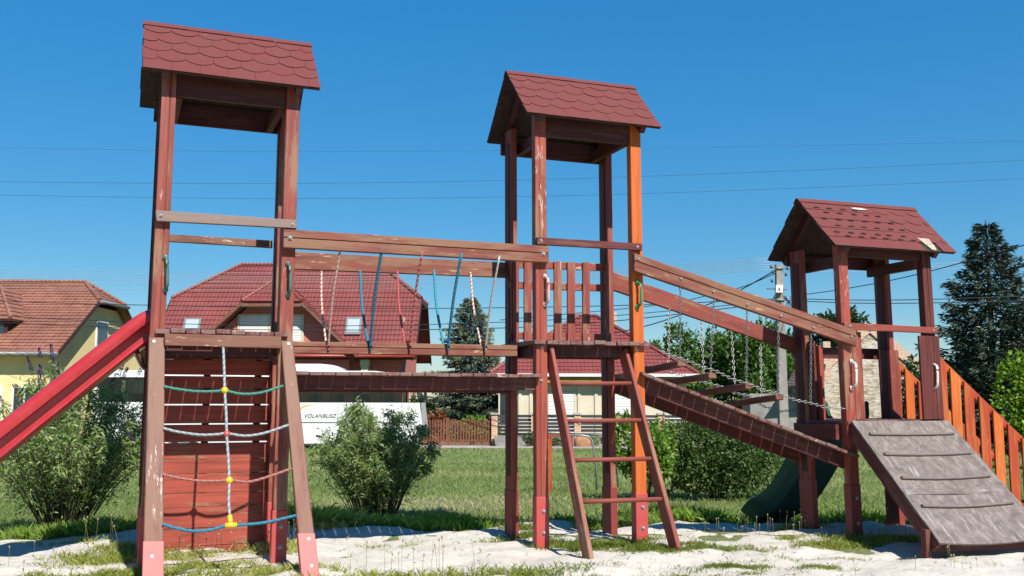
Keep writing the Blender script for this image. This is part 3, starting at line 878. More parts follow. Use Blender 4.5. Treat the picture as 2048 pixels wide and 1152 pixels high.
# ---- right tower: side boards, ramp, stair railing
T2 = TW(2); w2, d2 = TWW[2], TDD[2]
tw2 = towers[2]
def board(x0, x1, y0, y1, z0, z1, mat, nm='side_board'):
    m = MB(T2); m.box(x0, x1, y0, y1, z0, z1, (0, 0, 1)); return m.build(nm, mat, tw2, .003)
board(.102, .165, .004, .028, .97, 1.73, M['red']); board(.168, .21, .02, .044, .97, 1.72, M['red'])
board(w2-.205, w2-.102, -.026, -.002, .97, 1.70, M['maroon']); board(w2-.100, w2-.05, -.024, -.002, .97, 1.70, M['maroon']); board(w2-.048, w2+.015, -.026, -.002, .97, 1.70, M['maroon'])
board(.055, .075, d2-.30, d2-.20, .90, 1.62, M['redclean'])
board(.10, .17, d2-.20, d2-.176, .80, 1.60, M['redclean']); board(.02, .05, d2-.26, d2-.18, .95, 1.66, M['maroon'])
board(w2-.20, w2-.12, d2-.20, d2-.176, .90, 1.60, M['dark']); board(w2-.115, w2+.02, d2-.20, d2-.176, .90, 1.60, M['red'])
m = MB(T2); m.box(.0, w2, d2-.02, d2+.01, 1.52, 1.62); m.build('handrail', M['maroon'], tw2, .003)
# ramp
rp = empty('climbing_ramp', (5.9, -1.0, .1), tw2)
RA, RB = atY(1703, 841, -.165), atY(1896, 841, -.165)
RC = atZ(1880, 1086, .12); RC = RC+np.array([.13, 0, 0]) if False else RC
RD = RC+(RB-RA)*1.02
NU, NV = 12, 26
def rpt(u, v, off=0):
    a = RA+(RB-RA)*u; b = RC+(RD-RC)*u
    p = a+(b-a)*v
    sag = -.035*math.sin(math.pi*u)*(.15+.85*v)
    nrm = np.cross(RB-RA, RC-RA); nrm /= np.linalg.norm(nrm)
    if nrm[2] < 0: nrm = -nrm
    return p+nrm*(sag+off)
m = MB(); P = []; fs = []
for off in (0, -.014):
    for j in range(NV+1):
        for i in range(NU+1): P.append(rpt(i/NU, j/NV, off+(.003*noise.noise(Vector((i*.7, j*.5, 2))) if off == 0 else 0)))
n1 = (NU+1)*(NV+1)
for j in range(NV):
    for i in range(NU):
        a = j*(NU+1)+i; fs.append((a, a+NU+1, a+NU+2, a+1)); fs.append((a+n1, a+1+n1, a+NU+2+n1, a+NU+1+n1))
for j in range(NV):
    for i in (0, NU):
        a = j*(NU+1)+i; q = (a, a+n1, a+NU+1+n1, a+NU+1); fs.append(q if i else q[::-1])
for i in range(NU):
    for j in (0, NV):
        a = j*(NU+1)+i; q = (a, a+1, a+1+n1, a+n1); fs.append(q if j == 0 else q[::-1])
m.add(P, fs, (RC-RA), True); o = m.build('ramp_board', M['ply'], rp)
es = o.modifiers.new('edges', 'EDGE_SPLIT'); es.split_angle = R(40)
for vv in (.135, .315, .515, .53, .735):
    if vv == .53: continue
    m = MB()
    m.tube([rpt(.07+.86*i/14, vv, .012) for i in range(15)], .0125, 8)
    m.build('ramp_batten', M['ply'], rp)
# thin joint strips of a second sheet
for vv in (.27, .59):
    m = MB(); P = [rpt(.02+.96*i/12, vv, .003) for i in range(13)]+[rpt(.02+.96*i/12, vv+.05, .003) for i in range(12, -1, -1)]
    Q = [p-np.array([0, 0, .004]) for p in P]; k = len(P)
    m.add(P+Q, [tuple(range(k))]+[(i, (i+1) % k, (i+1) % k+k, i+k) for i in range(k)], (1, 0, 0)); m.build('ramp_strip', M['ply'], rp)
nrm = np.cross(RB-RA, RC-RA); nrm /= np.linalg.norm(nrm); nrm = nrm if nrm[2] > 0 else -nrm
for u, nm in ((.0, 0), (.985, 1)):
    a, b = rpt(u, 0, -.016)+np.array([.004, 0, 0]), rpt(u, 1, -.016)+np.array([.004, 0, 0])
    if u > .9: a, b = rpt(.97, 0, -.022), rpt(.97, 1, -.022)
    m = MB(); m.prism([a, b, b-nrm*.115+(a-b)*.03, a-nrm*.115], (RB-RA)/np.linalg.norm(RB-RA)*.04, b-a); m.build('side_beam', M['maroon'], rp, .003)
P = atY(1855, 1066, float(rpt(0, .9)[1])+.02)
m = MB(); m.box(float(rpt(0, .9)[0])-.05, float(rpt(0, .9)[0])-.005, float(rpt(0, .9)[1])-.01, float(rpt(0, .9)[1])+.04, -.1, .20, (0, 0, 1)); m.build('ramp_stake', M['maroon'], rp)
m = MB(); a, b = rpt(.03, .94, -.11), rpt(.97, .94, -.12); m.bar(a, b, .05, .09); m.build('cross_beam', M['dark'], rp)
# stairs to the right with picket railings
st = empty('stair', (7.0, .2, 0), tw2)
def stair_rail(y, tA, tB, slope_h=.075, mat='redorange', pick=None, zb=None):
    g_ = empty('stair_railing', ((tA[0]+tB[0])/2, y, 0), st)
    P = [(tA[0], y, tA[1]), (tB[0], y, tB[1]), (tB[0], y, tB[1]-slope_h), (tA[0], y, tA[1]-slope_h)]
    m = MB(); m.prism(P[::-1], (0, .035, 0), np.array(P[1])-np.array(P[0])); m.build('rail', M[mat], g_, .004)
    sl = (tB[1]-tA[1])/(tB[0]-tA[0])
    top = lambda x: tA[1]+sl*(x-tA[0])
    P = [(tA[0], y, top(tA[0])-.62), (tB[0], y, top(tB[0])-.62), (tB[0], y, top(tB[0])-.70), (tA[0], y, top(tA[0])-.70)]
    m = MB(); m.prism(P[::-1], (0, .03, 0), np.array(P[1])-np.array(P[0])); m.build('rail', M[mat], g_, .004)
    for i, (x, wd) in enumerate(pick):
        a, b = x, x+wd
        P = [(a, y-.022, top(a)-.03), (b, y-.022, top(b)-.03), (b, y-.022, max(zb(b), -.05)), (a, y-.022, max(zb(a), -.05))]
        m = MB(); m.prism(P[::-1], (0, .021, 0), (0, 0, 1)); m.build('picket', M['orange' if (i*7) % 3 == 1 else mat], g_, .003)
XS = [float(atY(x, 850, -.15)[0]) for x in (1879, 1906, 1932, 1961.5, 1988, 2016, 2043, 2070)]
stair_rail(-.13, (6.44, 1.565), (7.75, .53), pick=[(x, .108) for x in XS], zb=lambda x: .80-1.05*(x-6.56))
stair_rail(.46, (6.44, 1.60), (7.75, .56), pick=[(6.46+.15*i, .10) for i in range(9)], zb=lambda x: .80-.8*(x-6.56))
m = MB()
for i in range(5):
    z = .78-.19*i; x = 6.56+.22*i; m.box(x, x+.2, -.09, .46, z, z+.03, (0, 1, 0))
m.build('stair_treads', M['slat'], st, .003)

# ---- slides
def slide(name, path, wv, prof, mat, parent, lab=None):
    """path: list of (centre point), wv: across unit vector, prof: list of (a, h): across offset, height along the local normal"""
    P = [np.array(p, float) for p in path]; wv = np.array(wv, float); rings = []
    for i in range(len(P)):
        t = P[min(i+1, len(P)-1)]-P[max(i-1, 0)]; t /= np.linalg.norm(t)
        nn = np.cross(wv, t); nn = nn if nn[2] > 0 else -nn
        rings.append([P[i]+wv*a+nn*h for a, h in prof])
    n = len(prof); m = MB(); pts = [p for r in rings for p in r]; fs = []
    for k in range(len(rings)-1):
        for i in range(n):
            j = (i+1) % n; fs.append((k*n+i, k*n+j, (k+1)*n+j, (k+1)*n+i))
    fs.append(tuple(range(n-1, -1, -1))); fs.append(tuple((len(rings)-1)*n+i for i in range(n)))
    m.add(pts, fs, P[-1]-P[0], True); o = m.build(name, mat, parent)
    es = o.modifiers.new('edges', 'EDGE_SPLIT'); es.split_angle = R(35)
    if lab: o['label'] = lab
    return o
def rim(a0, s, r=.028, h=.17):          # rounded rim points of one side wall, s=-1 near side
    return [(a0+s*r*math.sin(q)*1.0, h+r*math.cos(q)) for q in (-.6, 0, .6, 1.2, 1.9, 2.5)]
hw = .22
def half(sg):
    return [(sg*(hw-.02), .0), (sg*(hw-.004), .05), (sg*(hw-.002), .17), (sg*(hw+.012), .198), (sg*(hw+.04), .208), (sg*(hw+.07), .195), (sg*(hw+.09), .16),
            (sg*(hw+.095), .11), (sg*(hw+.085), .065), (sg*(hw+.06), .05), (sg*(hw+.02), .06), (sg*(hw+.008), .0), (sg*(hw+.008), -.045), (sg*(hw+.035), -.055), (sg*(hw+.042), -.085), (sg*(hw+.02), -.10)]
prof = [(a, h*.62) for a, h in half(-1)[::-1] + half(1)]
sx0 = np.array([-.02, .58, 1.66]); sx1 = np.array([-.20, .58, 1.60])
dslope = np.array([-1.0, 0, -.765]); dslope /= np.linalg.norm(dslope)
yn = .30+hw+.055
def rs(px, py):
    return atY(px, py, .30)
c0 = rs(266, 634); c1 = rs(0, 842); dd = (c1-c0)/np.linalg.norm(c1-c0)
nn_ = np.array([-dd[2], 0, dd[0]]); nn_ = nn_ if nn_[2] > 0 else -nn_
start = c0+np.array([0, hw+.095, 0])-nn_*.129
path = [start-dd*.16+np.array([0, 0, -.055]), start-dd*.10+np.array([0, 0, -.022]), start-dd*.04+np.array([0, 0, -.005]), start]+[start+dd*.45*i for i in range(1, 5)]
e_ = path[-1]; path += [e_+dd*.12+np.array([0, 0, .008]), e_+dd*.22+np.array([-.01, 0, .03]), e_+dd*.30+np.array([-.03, 0, .065]), e_+dd*.36+np.array([-.12, 0, .115])]
rsl = slide('slide', path, (0, 1, 0), prof, M['slide_red'], frame, 'red plastic slide off the left tower')
m = MB(); a, b = rs(270, 697), rs(283, 735); a = a+np.array([0, .12, 0]); b = b+np.array([0, .12, 0]); b[0] += .02
m.tube(catmull([a, (a+b)/2+np.array([.004, 0, 0]), b, b+np.array([.08, 0, 0])], 4), .016, 8); m.build('slide_brace', M['dark'], rsl)
hw2 = .20
prof2 = [(a*hw2/hw, h) for a, h in prof]
prof2 = [(-.17, 0), (.17, 0), (.20, .05), (.215, .17), (.235, .185), (.255, .17), (.25, .14), (.235, .05), (.20, -.03), (-.20, -.03), (-.235, .05), (-.25, .14), (-.255, .17), (-.235, .185), (-.215, .17), (-.20, .05)]
gp = [(.58, .95), (.66, .925), (.75, .83), (.85, .69), (.96, .53), (1.08, .37), (1.20, .23), (1.32, .125), (1.44, .055), (1.55, .005), (1.62, -.06)]
gp = catmull([(6.07-.20*max(0, (y-.6)), y, z-.035*max(0, y-.6)) for y, z in gp], 3)
slide('slide', gp, (1, 0, 0), prof2, M['slide_green'], frame, 'dark green curved slide behind the right tower')

# ================================================================== BACKGROUND (street frame: S, D, z)
def st(S, D, z): return W(S, D, z)
def m_rooftile(name, c, c2, spots=0.0, wave=5.2):
    m, t, b = nt(name); g = gattr(t)
    sx = N(t, 'ShaderNodeSeparateXYZ'); t.links.new(g, sx.inputs[0])
    big = nz(t, g, .5, 4, .6); fine = nz(t, g, 9, 3, .7)
    # each tile its own tint
    mp = N(t, 'ShaderNodeMapping'); mp.inputs['Scale'].default_value = (wave, 3.0, 0); t.links.new(g, mp.inputs[0])
    vr = N(t, 'ShaderNodeTexVoronoi'); vr.inputs['Randomness'].default_value = .15; vr.inputs['Scale'].default_value = 1.0; t.links.new(mp.outputs[0], vr.inputs['Vector'])
    sv = N(t, 'ShaderNodeSeparateColor'); t.links.new(vr.outputs['Color'], sv.inputs[0])
    col = ramp(t, sv.outputs[0], [(0, c), (1, c2)])
    col = mixc(t, thr(t, big, .4, .75), col, tuple(x*.8 for x in c))
    if spots: col = mixc(t, thr(t, fine, .74-spots, .78-spots), col, (.55, .48, .36))
    t.links.new(col, b.inputs['Base Color']); b.inputs['Roughness'].default_value = .6
    ml = N(t, 'ShaderNodeMath', operation='MULTIPLY'); t.links.new(sx.outputs[0], ml.inputs[0]); ml.inputs[1].default_value = wave*6.2832
    sn = N(t, 'ShaderNodeMath', operation='SINE'); t.links.new(ml.outputs[0], sn.inputs[0])
    bump(t, b, sn.outputs[0], 1.0, .008)
    return m
M['tile_red'] = m_rooftile('wine_red_roof_tiles', (.21, .046, .040), (.25, .060, .050))
M['tile_red2'] = m_rooftile('red_roof_tiles', (.22, .046, .040), (.26, .060, .050))
M['tile_clay'] = m_rooftile('orange_clay_tiles_with_lichen', (.26, .105, .070), (.36, .155, .100), .06, 4.0)
M['tile_dark'] = m_rooftile('dark_old_tiles', (.055, .042, .036), (.10, .075, .06), .0, 5)
def m_wall(name, c, var=.1, sc=1.2, bmp=.2):
    m, t, b = nt(name); o = objco(t); a = nz(t, o, sc, 5, .65); f = nz(t, o, 40, 3, .7)
    col = ramp(t, a, [(.3, tuple(x*(1-var) for x in c)), (.7, tuple(min(1, x*(1+var)) for x in c))])
    t.links.new(col, b.inputs['Base Color']); b.inputs['Roughness'].default_value = .9; bump(t, b, f, bmp, .01); return m
M['w_pink'] = m_wall('pink_render', (.56, .17, .13)); M['w_yellow'] = m_wall('yellow_render', (.88, .70, .34)); M['w_cream'] = m_wall('cream_render', (.68, .60, .46))
M['w_grey'] = m_wall('grey_render', (.26, .25, .24), .3); M['white'] = m_wall('white_paint', (.80, .79, .76), .03); M['cream'] = m_wall('cream_trim', (.66, .58, .40), .05)
M['olive'] = m_wall('ochre_soffit', (.34, .22, .055), .35, 6); M['conc'] = m_wall('weathered_concrete', (.30, .28, .25), .25, 3)
M['darkwood'] = plain('dark_stained_boards', (.055, .018, .014), .7, 0, .3, 8)
M['gutter'] = plain('zinc_gutter', (.30, .31, .31), .4, .4); M['redgutter'] = plain('red_gutter', (.30, .035, .025), .4)
M['slatgrey'] = plain('anthracite_fence_board', (.042, .042, .048), .6); M['picketbrown'] = plain('brown_picket_paint', (.19, .065, .038), .7, 0, .3, 5)
M['rubber'] = plain('tyre_rubber', (.02, .02, .02), .8); M['wirem'] = plain('dark_cable', (.03, .03, .035), .6); M['wirep'] = plain('pale_aluminium_wire', (.42, .42, .43), .5, .2)
M['insul'] = plain('brown_insulator', (.10, .06, .05), .3)
def m_glass(name, c=(.02, .03, .035), tr=.0):
    m, t, b = nt(name); b.inputs['Base Color'].default_value = (*c, 1); b.inputs['Roughness'].default_value = .06; b.inputs['Specular IOR Level'].default_value = .7
    if tr:
        x = N(t, 'ShaderNodeBsdfTransparent'); x.inputs[0].default_value = (.62, .70, .70, 1); mx = N(t, 'ShaderNodeMixShader'); mx.inputs[0].default_value = tr
        t.links.new(b.outputs[0], mx.inputs[1]); t.links.new(x.outputs[0], mx.inputs[2]); t.links.new(mx.outputs[0], t.nodes['Material Output'].inputs[0])
    return m
M['glass'] = m_glass('window_glass'); M['busglass'] = m_glass('tinted_bus_glass', (.015, .02, .02), .62); M['skyglass'] = m_glass('skylight_glass', (.30, .36, .36))
def m_brick(name, c1, c2, mortar, sx=4.2, sy=13):
    m, t, b = nt(name); g = objco(t)
    br_ = N(t, 'ShaderNodeTexBrick'); br_.inputs['Scale'].default_value = 1; br_.inputs['Brick Width'].default_value = 1/sx; br_.inputs['Row Height'].default_value = 1/sy
    br_.inputs['Mortar Size'].default_value = .012; br_.inputs['Color1'].default_value = (*c1, 1); br_.inputs['Color2'].default_value = (*c2, 1); br_.inputs['Mortar'].default_value = (*mortar, 1)
    sp = N(t, 'ShaderNodeSeparateXYZ'); t.links.new(g, sp.inputs[0]); ad = N(t, 'ShaderNodeMath', operation='ADD'); t.links.new(sp.outputs[0], ad.inputs[0]); t.links.new(sp.outputs[1], ad.inputs[1])
    cb = N(t, 'ShaderNodeCombineXYZ'); t.links.new(ad.outputs[0], cb.inputs[0]); t.links.new(sp.outputs[2], cb.inputs[1]); t.links.new(cb.outputs[0], br_.inputs['Vector'])
    t.links.new(br_.outputs['Color'], b.inputs['Base Color']); b.inputs['Roughness'].default_value = .9; return m
M['brick'] = m_brick('yellow_brown_brick', (.40, .17, .07), (.50, .27, .13), (.50, .44, .36))
M['brickold'] = m_brick('old_red_brick', (.36, .19, .12), (.46, .30, .20), (.48, .42, .34))
def m_rubble():
    m, t, b = nt('rubble_stone_with_plaster'); o = objco(t)
    vr = N(t, 'ShaderNodeTexVoronoi'); vr.inputs['Scale'].default_value = 3.8; mp = N(t, 'ShaderNodeMapping'); mp.inputs['Scale'].default_value = (1, 1, 2.4); t.links.new(o, mp.inputs[0]); t.links.new(mp.outputs[0], vr.inputs['Vector'])
    s_ = N(t, 'ShaderNodeSeparateColor'); t.links.new(vr.outputs['Color'], s_.inputs[0])
    col = ramp(t, s_.outputs[0], [(0, (.40, .34, .25)), (.5, (.50, .44, .34)), (1, (.60, .54, .43))])
    col = mixc(t, thr(t, vr.outputs['Distance'], .50, .72), col, (.30, .25, .18))
    col = mixc(t, thr(t, nz(t, o, 1.1, 5, .7), .48, .6), col, (.60, .55, .46)); t.links.new(col, b.inputs['Base Color']); b.inputs['Roughness'].default_value = .95
    bump(t, b, vr.outputs['Distance'], .6, .04); return m
M['rubble'] = m_rubble()

def part(name, mat, parent, fn, T=st, bevel=0, lab=None):
    m = MB(T); fn(m); o = m.build(name, mat, parent, bevel)
    if lab: o['label'] = lab
    return o
def clip(poly, ax, lo, hi):
    for s_, lim in ((1, lo), (-1, hi)):
        out = []
        for i in range(len(poly)):
            a, b = poly[i], poly[(i+1) % len(poly)]
            da, db = s_*(a[ax]-lim), s_*(b[ax]-lim)
            if da >= 0: out.append(a)
            if (da >= 0) != (db >= 0):
                t = da/(da-db); out.append([a[k]+(b[k]-a[k])*t for k in range(2)])
        poly = out
        if not poly: break
    return poly
def tiled(m, poly, row=.34, lift=.035):
    """stepped tile courses over a planar roof polygon; poly[0]->poly[1] is the eave (world coordinates)"""
    P = [np.array(p, float) for p in poly]; O = P[0]; U = P[1]-P[0]; U /= np.linalg.norm(U)
    nn = np.cross(U, P[2]-P[1]); nn /= np.linalg.norm(nn); nn = nn if nn[2] > 0 else -nn
    V = np.cross(nn, U)
    if (sum((p-O) @ V for p in P)) < 0: V = -V
    uv = [[(p-O) @ U, (p-O) @ V] for p in P]; vmax = max(q[1] for q in uv); r = 0
    while r*row < vmax:
        lo, hi = r*row, min(vmax, (r+1)*row); c = clip(uv, 1, lo, hi); r += 1
        if len(c) < 3: continue
        pts = []; gr = []
        for u, v in c:
            h = lift*(1-(v-lo)/row); pts.append(O+U*u+V*v+nn*h)
        a = [i for i, q in enumerate(c) if abs(q[1]-lo) < 1e-4]
        o = len(m.v)
        for p, q in zip(pts, c): m.v.append(p); m.g.append(np.array([q[0], q[1], 0]))
        m.f.append([o+i for i in range(len(pts))]); m.smooth.append(False)
        if len(a) == 2:
            e = [pts[a[0]], pts[a[1]], pts[a[1]]-nn*(lift+.01), pts[a[0]]-nn*(lift+.01)]; o = len(m.v)
            for p in e: m.v.append(p); m.g.append(np.array([(p-O) @ U, lo, 0]))
            m.f.append([o, o+1, o+2, o+3]); m.smooth.append(False)
    # solid underside
    q = [p-nn*.02 for p in P]; l = [p-nn*.12 for p in P]; n = len(P); o = len(m.v)
    for p in q+l: m.v.append(p); m.g.append(np.array([(p-O) @ U, (p-O) @ V, 0]))
    m.f.append([o+n+i for i in range(n)][::-1]); m.smooth.append(False)
    for i in range(n): m.f.append([o+i, o+(i+1) % n, o+(i+1) % n+n, o+i+n]); m.smooth.append(False)
def roofpart(name, mat, parent, polys, row=.34, lift=.035):
    m = MB()
    for p in polys: tiled(m, [W(*q) for q in p], row, lift)
    return m.build(name, mat, parent)
def window(parent, S0, S1, z0, z1, D, shutter=None, frame_m='cream', fw=.1, depth=.06, mull=True):
    """window on a wall facing the camera at distance D"""
    def fr(m):
        for a, b, c, d in ((S0-fw, S1+fw, z1, z1+fw), (S0-fw, S1+fw, z0-fw, z0), (S0-fw, S0, z0, z1), (S1, S1+fw, z0, z1)): m.box(a, b, D-depth, D+.02, c, d)
    w_ = part('window', M[frame_m], parent, fr)
    part('pane', M['glass'], w_, lambda m: m.box(S0, S1, D-.02, D-.005, z0, z1))
    if mull: part('mullion', M['white'], w_, lambda m: m.box((S0+S1)/2-.03, (S0+S1)/2+.03, D-.045, D-.021, z0, z1))
    if shutter:
        zz = z1-(z1-z0)*shutter
        def sh(m):
            n = max(3, int((z1-zz)/.12))
            for i in range(n):
                a = zz+(z1-zz)*i/n; m.box(S0+.01, S1-.01, D-.055, D-.047, a+.006, a+(z1-zz)/n-.006)
        part('roller_shutter', M['white'], w_, sh)
    return w_
def ridge(m, pts, r=.11):
    m.tube([W(*p) for p in pts], r, 6, False)

# ---- red house
HR = empty('red_house', W(-10.6, 46, GZ))
tag(HR, 'large pink house under a wine red tiled roof with a front gable', 'house')
SL, SR, DF, DB = -16.95, -4.51, 45.5, 54.5; ZE = ZY(710, 45.5, 700); DM = 50.0
ZR = ZY(531, DM, 600); sl = (ZR-ZE)/(DM-DF)
ZH = ZY(598, 48.2, 848); DH = DF+(ZH-ZE)/sl; DH2 = 2*DM-DH; SRi, SLi = SX(757, DM), SX(474, DM)
front = [(SL, DF, ZE), (SR, DF, ZE), (SR, DH, ZH), (SRi, DM, ZR), (SLi, DM, ZR), (SL, DH, ZH)]
back = [(SR, DB, ZE), (SL, DB, ZE), (SL, DH2, ZH), (SLi, DM, ZR), (SRi, DM, ZR), (SR, DH2, ZH)]
hipr = [(SR, DH, ZH), (SR, DH2, ZH), (SRi, DM, ZR)]; hipl = [(SL, DH2, ZH), (SL, DH, ZH), (SLi, DM, ZR)]
rf = roofpart('roof', M['tile_red'], HR, [front, back, hipr, hipl])
part('ridge_tiles', M['tile_red'], rf, lambda m: [ridge(m, [(SL, DH, ZH+.04), (SLi, DM, ZR+.04), (SRi, DM, ZR+.04), (SR, DH, ZH+.04)]), ridge(m, [(SRi, DM, ZR+.04), (SR, DH2, ZH+.04)])], T=None)
for S in (SL, SR):
    def verge(m):
        for a, b in (((S, DF, ZE), (S, DH, ZH)), ((S, DB, ZE), (S, DH2, ZH))):
            m.bar(W(a[0], a[1], a[2]-.12), W(b[0], b[1], b[2]-.12), .05, .24)
        m.bar(W(S, DH, ZH-.12), W(S, DH2, ZH-.12), .06, .2)
    part('bargeboard', M['darkwood'], HR, verge, T=None)
wl, wr, wf, wb = SL+.8, SR-.75, DF+1.0, DB-.8
zwf = ZE+sl*(wf-DF)-.15; zwb = ZE+sl*(DB-wb)-.15
def body(m):
    m.box(wl, wr, wf, wb, GZ, ZE+.1)
    for S in (wl, wr-.3):
        poly = [(wf, ZE+.1), (wb, ZE+.1), (wb, zwb), (DH2, ZH-.25), (DH, ZH-.25), (wf, zwf)]
        m.prism([(S, d, z) for d, z in poly], (.3, 0, 0))
part('wall', M['w_pink'], HR, body)
part('eave_soffit', M['darkwood'], HR, lambda m: m.box(SL+.1, SR-.1, DF+.1, DF+1.0, ZE-.18, ZE-.12))
part('gutter', M['redgutter'], HR, lambda m: m.tube([W(SL, DF-.06, ZE-.05), W(SR, DF-.06, ZE-.05)], .08, 8), T=None)
part('corner_pillar', M['cream'], HR, lambda m: [m.box(SX(722, 46), SX(736, 46), 45.85, 46.3, GZ, ZE-.15)]+[m.box(SX(720, 46), SX(738, 46), 45.8, 46.35, z, z+.3) for z in (.2, 1.0, 1.8, 2.6)])
# gable end windows on the right hand side
for d0, d1, z0, z1 in ((47.2, 48.0, 3.3, 4.9), (50.6, 51.6, 3.3, 4.9), (47.2, 48.0, .5, 1.9), (50.4, 51.4, .3, 1.9)):
    w_ = part('window', M['cream'], HR, lambda m: m.box(wr, wr+.05, d0-.12, d1+.12, z0-.12, z1+.12))
    part('pane', M['glass'], w_, lambda m: m.box(wr+.05, wr+.07, d0, d1, z0, z1))
for d, z in ((48.3, 5.3), (51.5, 2.3)):
    part('purlin_end', M['cream'], HR, lambda m: m.box(wr, SR-.1, d, d+.18, z-.1, z+.1))
# front gable
CS = SX(539, 45.3); DG = 45.15; zge = ZY(603, DG, 540); hg = (SX(599, DG)-SX(478, DG))/2; gs = .93
zgr = zge+hg*gs*.98; dmeet = DF+(zgr-ZE)/sl; dhe = DF+(zge-ZE)/sl; Db = DG+1.5
base_h = (zge-(ZE-.0))/gs; hb_ = hg+base_h
def gslope(s):
    return [(CS+s*hb_, DG, ZE), (CS+s*hb_, DF+.02, ZE), (CS, dmeet, zgr), (CS, Db, zgr), (CS+s*hg, DG, zge)]
gab = empty('gable', W(CS, DG+.7, ZE), HR)
gp_ = []
for s_ in (-1, 1):
    q = gslope(s_); gp_.append([q[0], q[1], q[2], q[3], q[4]])
roofpart('gable_roof', M['tile_red'], gab, gp_+[[(CS-hg, DG-.05, zge), (CS+hg, DG-.05, zge), (CS, Db, zgr)]])
part('ridge_tiles', M['tile_red'], gab, lambda m: [ridge(m, [(CS-hg, DG, zge+.05), (CS, Db, zgr+.06), (CS+hg, DG, zge+.05)], .09), ridge(m, [(CS, Db, zgr+.05), (CS, dmeet, zgr+.05)], .09)], T=None)
def gb(m):
    for s_ in (-1, 1): m.bar(W(CS+s_*hb_, DG+.0, ZE-.08), W(CS+s_*hg, DG+.0, zge-.08), .05, .13)
    m.bar(W(CS-hg, DG, zge-.16), W(CS+hg, DG, zge-.16), .05, .14)
part('bargeboard', M['brown'], gab, gb, T=None)
wg = DG+.75
part('gable_wall', M['w_pink'], gab, lambda m: m.prism([(CS-hb_+.3, wg, ZE-.2), (CS+hb_-.3, wg, ZE-.2), (CS+hb_-.35, wg, ZE+.15), (CS+hg-.1, wg, zge-.2), (CS-hg+.1, wg, zge-.2), (CS-hb_+.35, wg, ZE+.15)], (0, .3, 0)))
for s0, s1 in ((SX(475, wg), SX(533, wg)), (SX(541, wg), SX(600, wg))):
    window(gab, s0, s1, ZY(700, wg), ZY(634, wg), wg, shutter=.9)
part('gable_balcony', M['w_pink'], gab, lambda m: m.box(CS-hb_+.5, CS+hb_-.5, wg-.05, wg+.1, ZE-.9, ZE-.2))
def skylight(px, y0, y1, x0, x1):
    v = lambda y, x: plane(x, y, np.cross(W(SR, DF, ZE)-W(SL, DF, ZE), W(SLi, DM, ZR)-W(SLi, DF, ZE)), W(SL, DF, ZE))
    P = [v(y0, x0), v(y0, x1), v(y1, x1-(x1-x0)*.12), v(y1, x0-(x1-x0)*.12)]
    nn = np.cross(P[1]-P[0], P[2]-P[1]); nn /= np.linalg.norm(nn); nn = nn if nn[2] > 0 else -nn
    P = [p+nn*.05 for p in P]
    m = MB(); m.prism(P, nn*.08); f_ = m.build('skylight', M['gutter'], HR)
    c = sum(P)/4; Q = [c+(p-c)*.74+nn*.085 for p in P]; m = MB(); m.prism(Q, nn*.01); m.build('pane', M['skyglass'], f_)
skylight(0, 640, 664, 370, 404); skylight(0, 638, 672, 693, 725)
part('ground_floor_window', M['cream'], HR, lambda m: m.box(-13.6, -12.2, wf-.05, wf, .3, 1.7))

# ---- yellow house
HY = empty('yellow_house', W(-30, 47, GZ))
tag(HY, 'yellow house with weathered orange clay tile roof at the left edge', 'house')
DF = 46.0; SR = SX(110, DF); SL = -44.; ZE = ZY(705, DF, 100); DM = 52.15; DB = 2*DM-DF; ZR = ZY(565, DM, 150)
sl = (ZR-ZE)/(DM-DF); ZH = ZY(601, 50.4, 190); DH = DF+(ZH-ZE)/sl; DH2 = 2*DM-DH; SRi = SX(157, DM)
SRh = SR-.0
rf = roofpart('roof', M['tile_clay'], HY, [[(SL, DF, ZE), (SR, DF, ZE), (SR, DH, ZH), (SRi, DM, ZR), (SL, DM, ZR)], [(SR, DB, ZE), (SL, DB, ZE), (SL, DM, ZR), (SRi, DM, ZR), (SR, DH2, ZH)],
     [(SR, DH, ZH), (SR, DH2, ZH), (SRi, DM, ZR)]], .30, .04)
part('ridge_tiles', M['tile_clay'], rf, lambda m: [ridge(m, [(SL, DM, ZR+.05), (SRi, DM, ZR+.05), (SR, DH, ZH+.05)], .12), ridge(m, [(SRi, DM, ZR+.05), (SR, DH2, ZH+.05)], .12)], T=None)
for a, b in (((SR, DF, ZE), (SR, DH, ZH)), ((SR, DB, ZE), (SR, DH2, ZH))):
    part('bargeboard', M['darkwood'], HY, lambda m: m.bar(W(a[0], a[1], a[2]-.1), W(b[0], b[1], b[2]-.1), .05, .2), T=None)
part('gutter', M['gutter'], HY, lambda m: [m.tube([W(SL, DF-.08, ZE-.06), W(SR+.05, DF-.08, ZE-.06)], .10, 8), m.tube([W(SR+.12, DH-.1, ZH-.06), W(SR+.12, DH2+.1, ZH-.06)], .09, 8)], T=None)
part('downpipe', M['gutter'], HY, lambda m: m.tube([W(SR-.2, DF-.06, ZE-.1), W(SR-.3, DF+.3, ZE-.5), W(SR-.45, DF+.5, ZE-.9), W(SR-.45, DF+.5, GZ)], .06, 8), T=None)
wf = DF+.6; wr = SR-.5; wb = DB-.6
def yw(m):
    m.box(SL, wr, wf, wb, GZ, ZE+.1)
    poly = [(wf, ZE+.1), (wb, ZE+.1), (wb, ZE+.35), (DH2, ZH-.25), (DH, ZH-.25), (wf, ZE+.35)]
    m.prism([(wr-.3, d, z) for d, z in poly], (.3, 0, 0))
part('wall', M['w_yellow'], HY, yw)
for d0, d1, z0, z1 in ((51.4, 52.6, 3.9, 5.1), (48.6, 49.8, .4, 1.8), (53.5, 54.6, .4, 1.8)):
    w_ = part('window', M['white'], HY, lambda m: m.box(wr, wr+.06, d0-.12, d1+.12, z0-.12, z1+.12))
    part('pane', M['glass'], w_, lambda m: m.box(wr+.06, wr+.08, d0, d1, z0, z1))
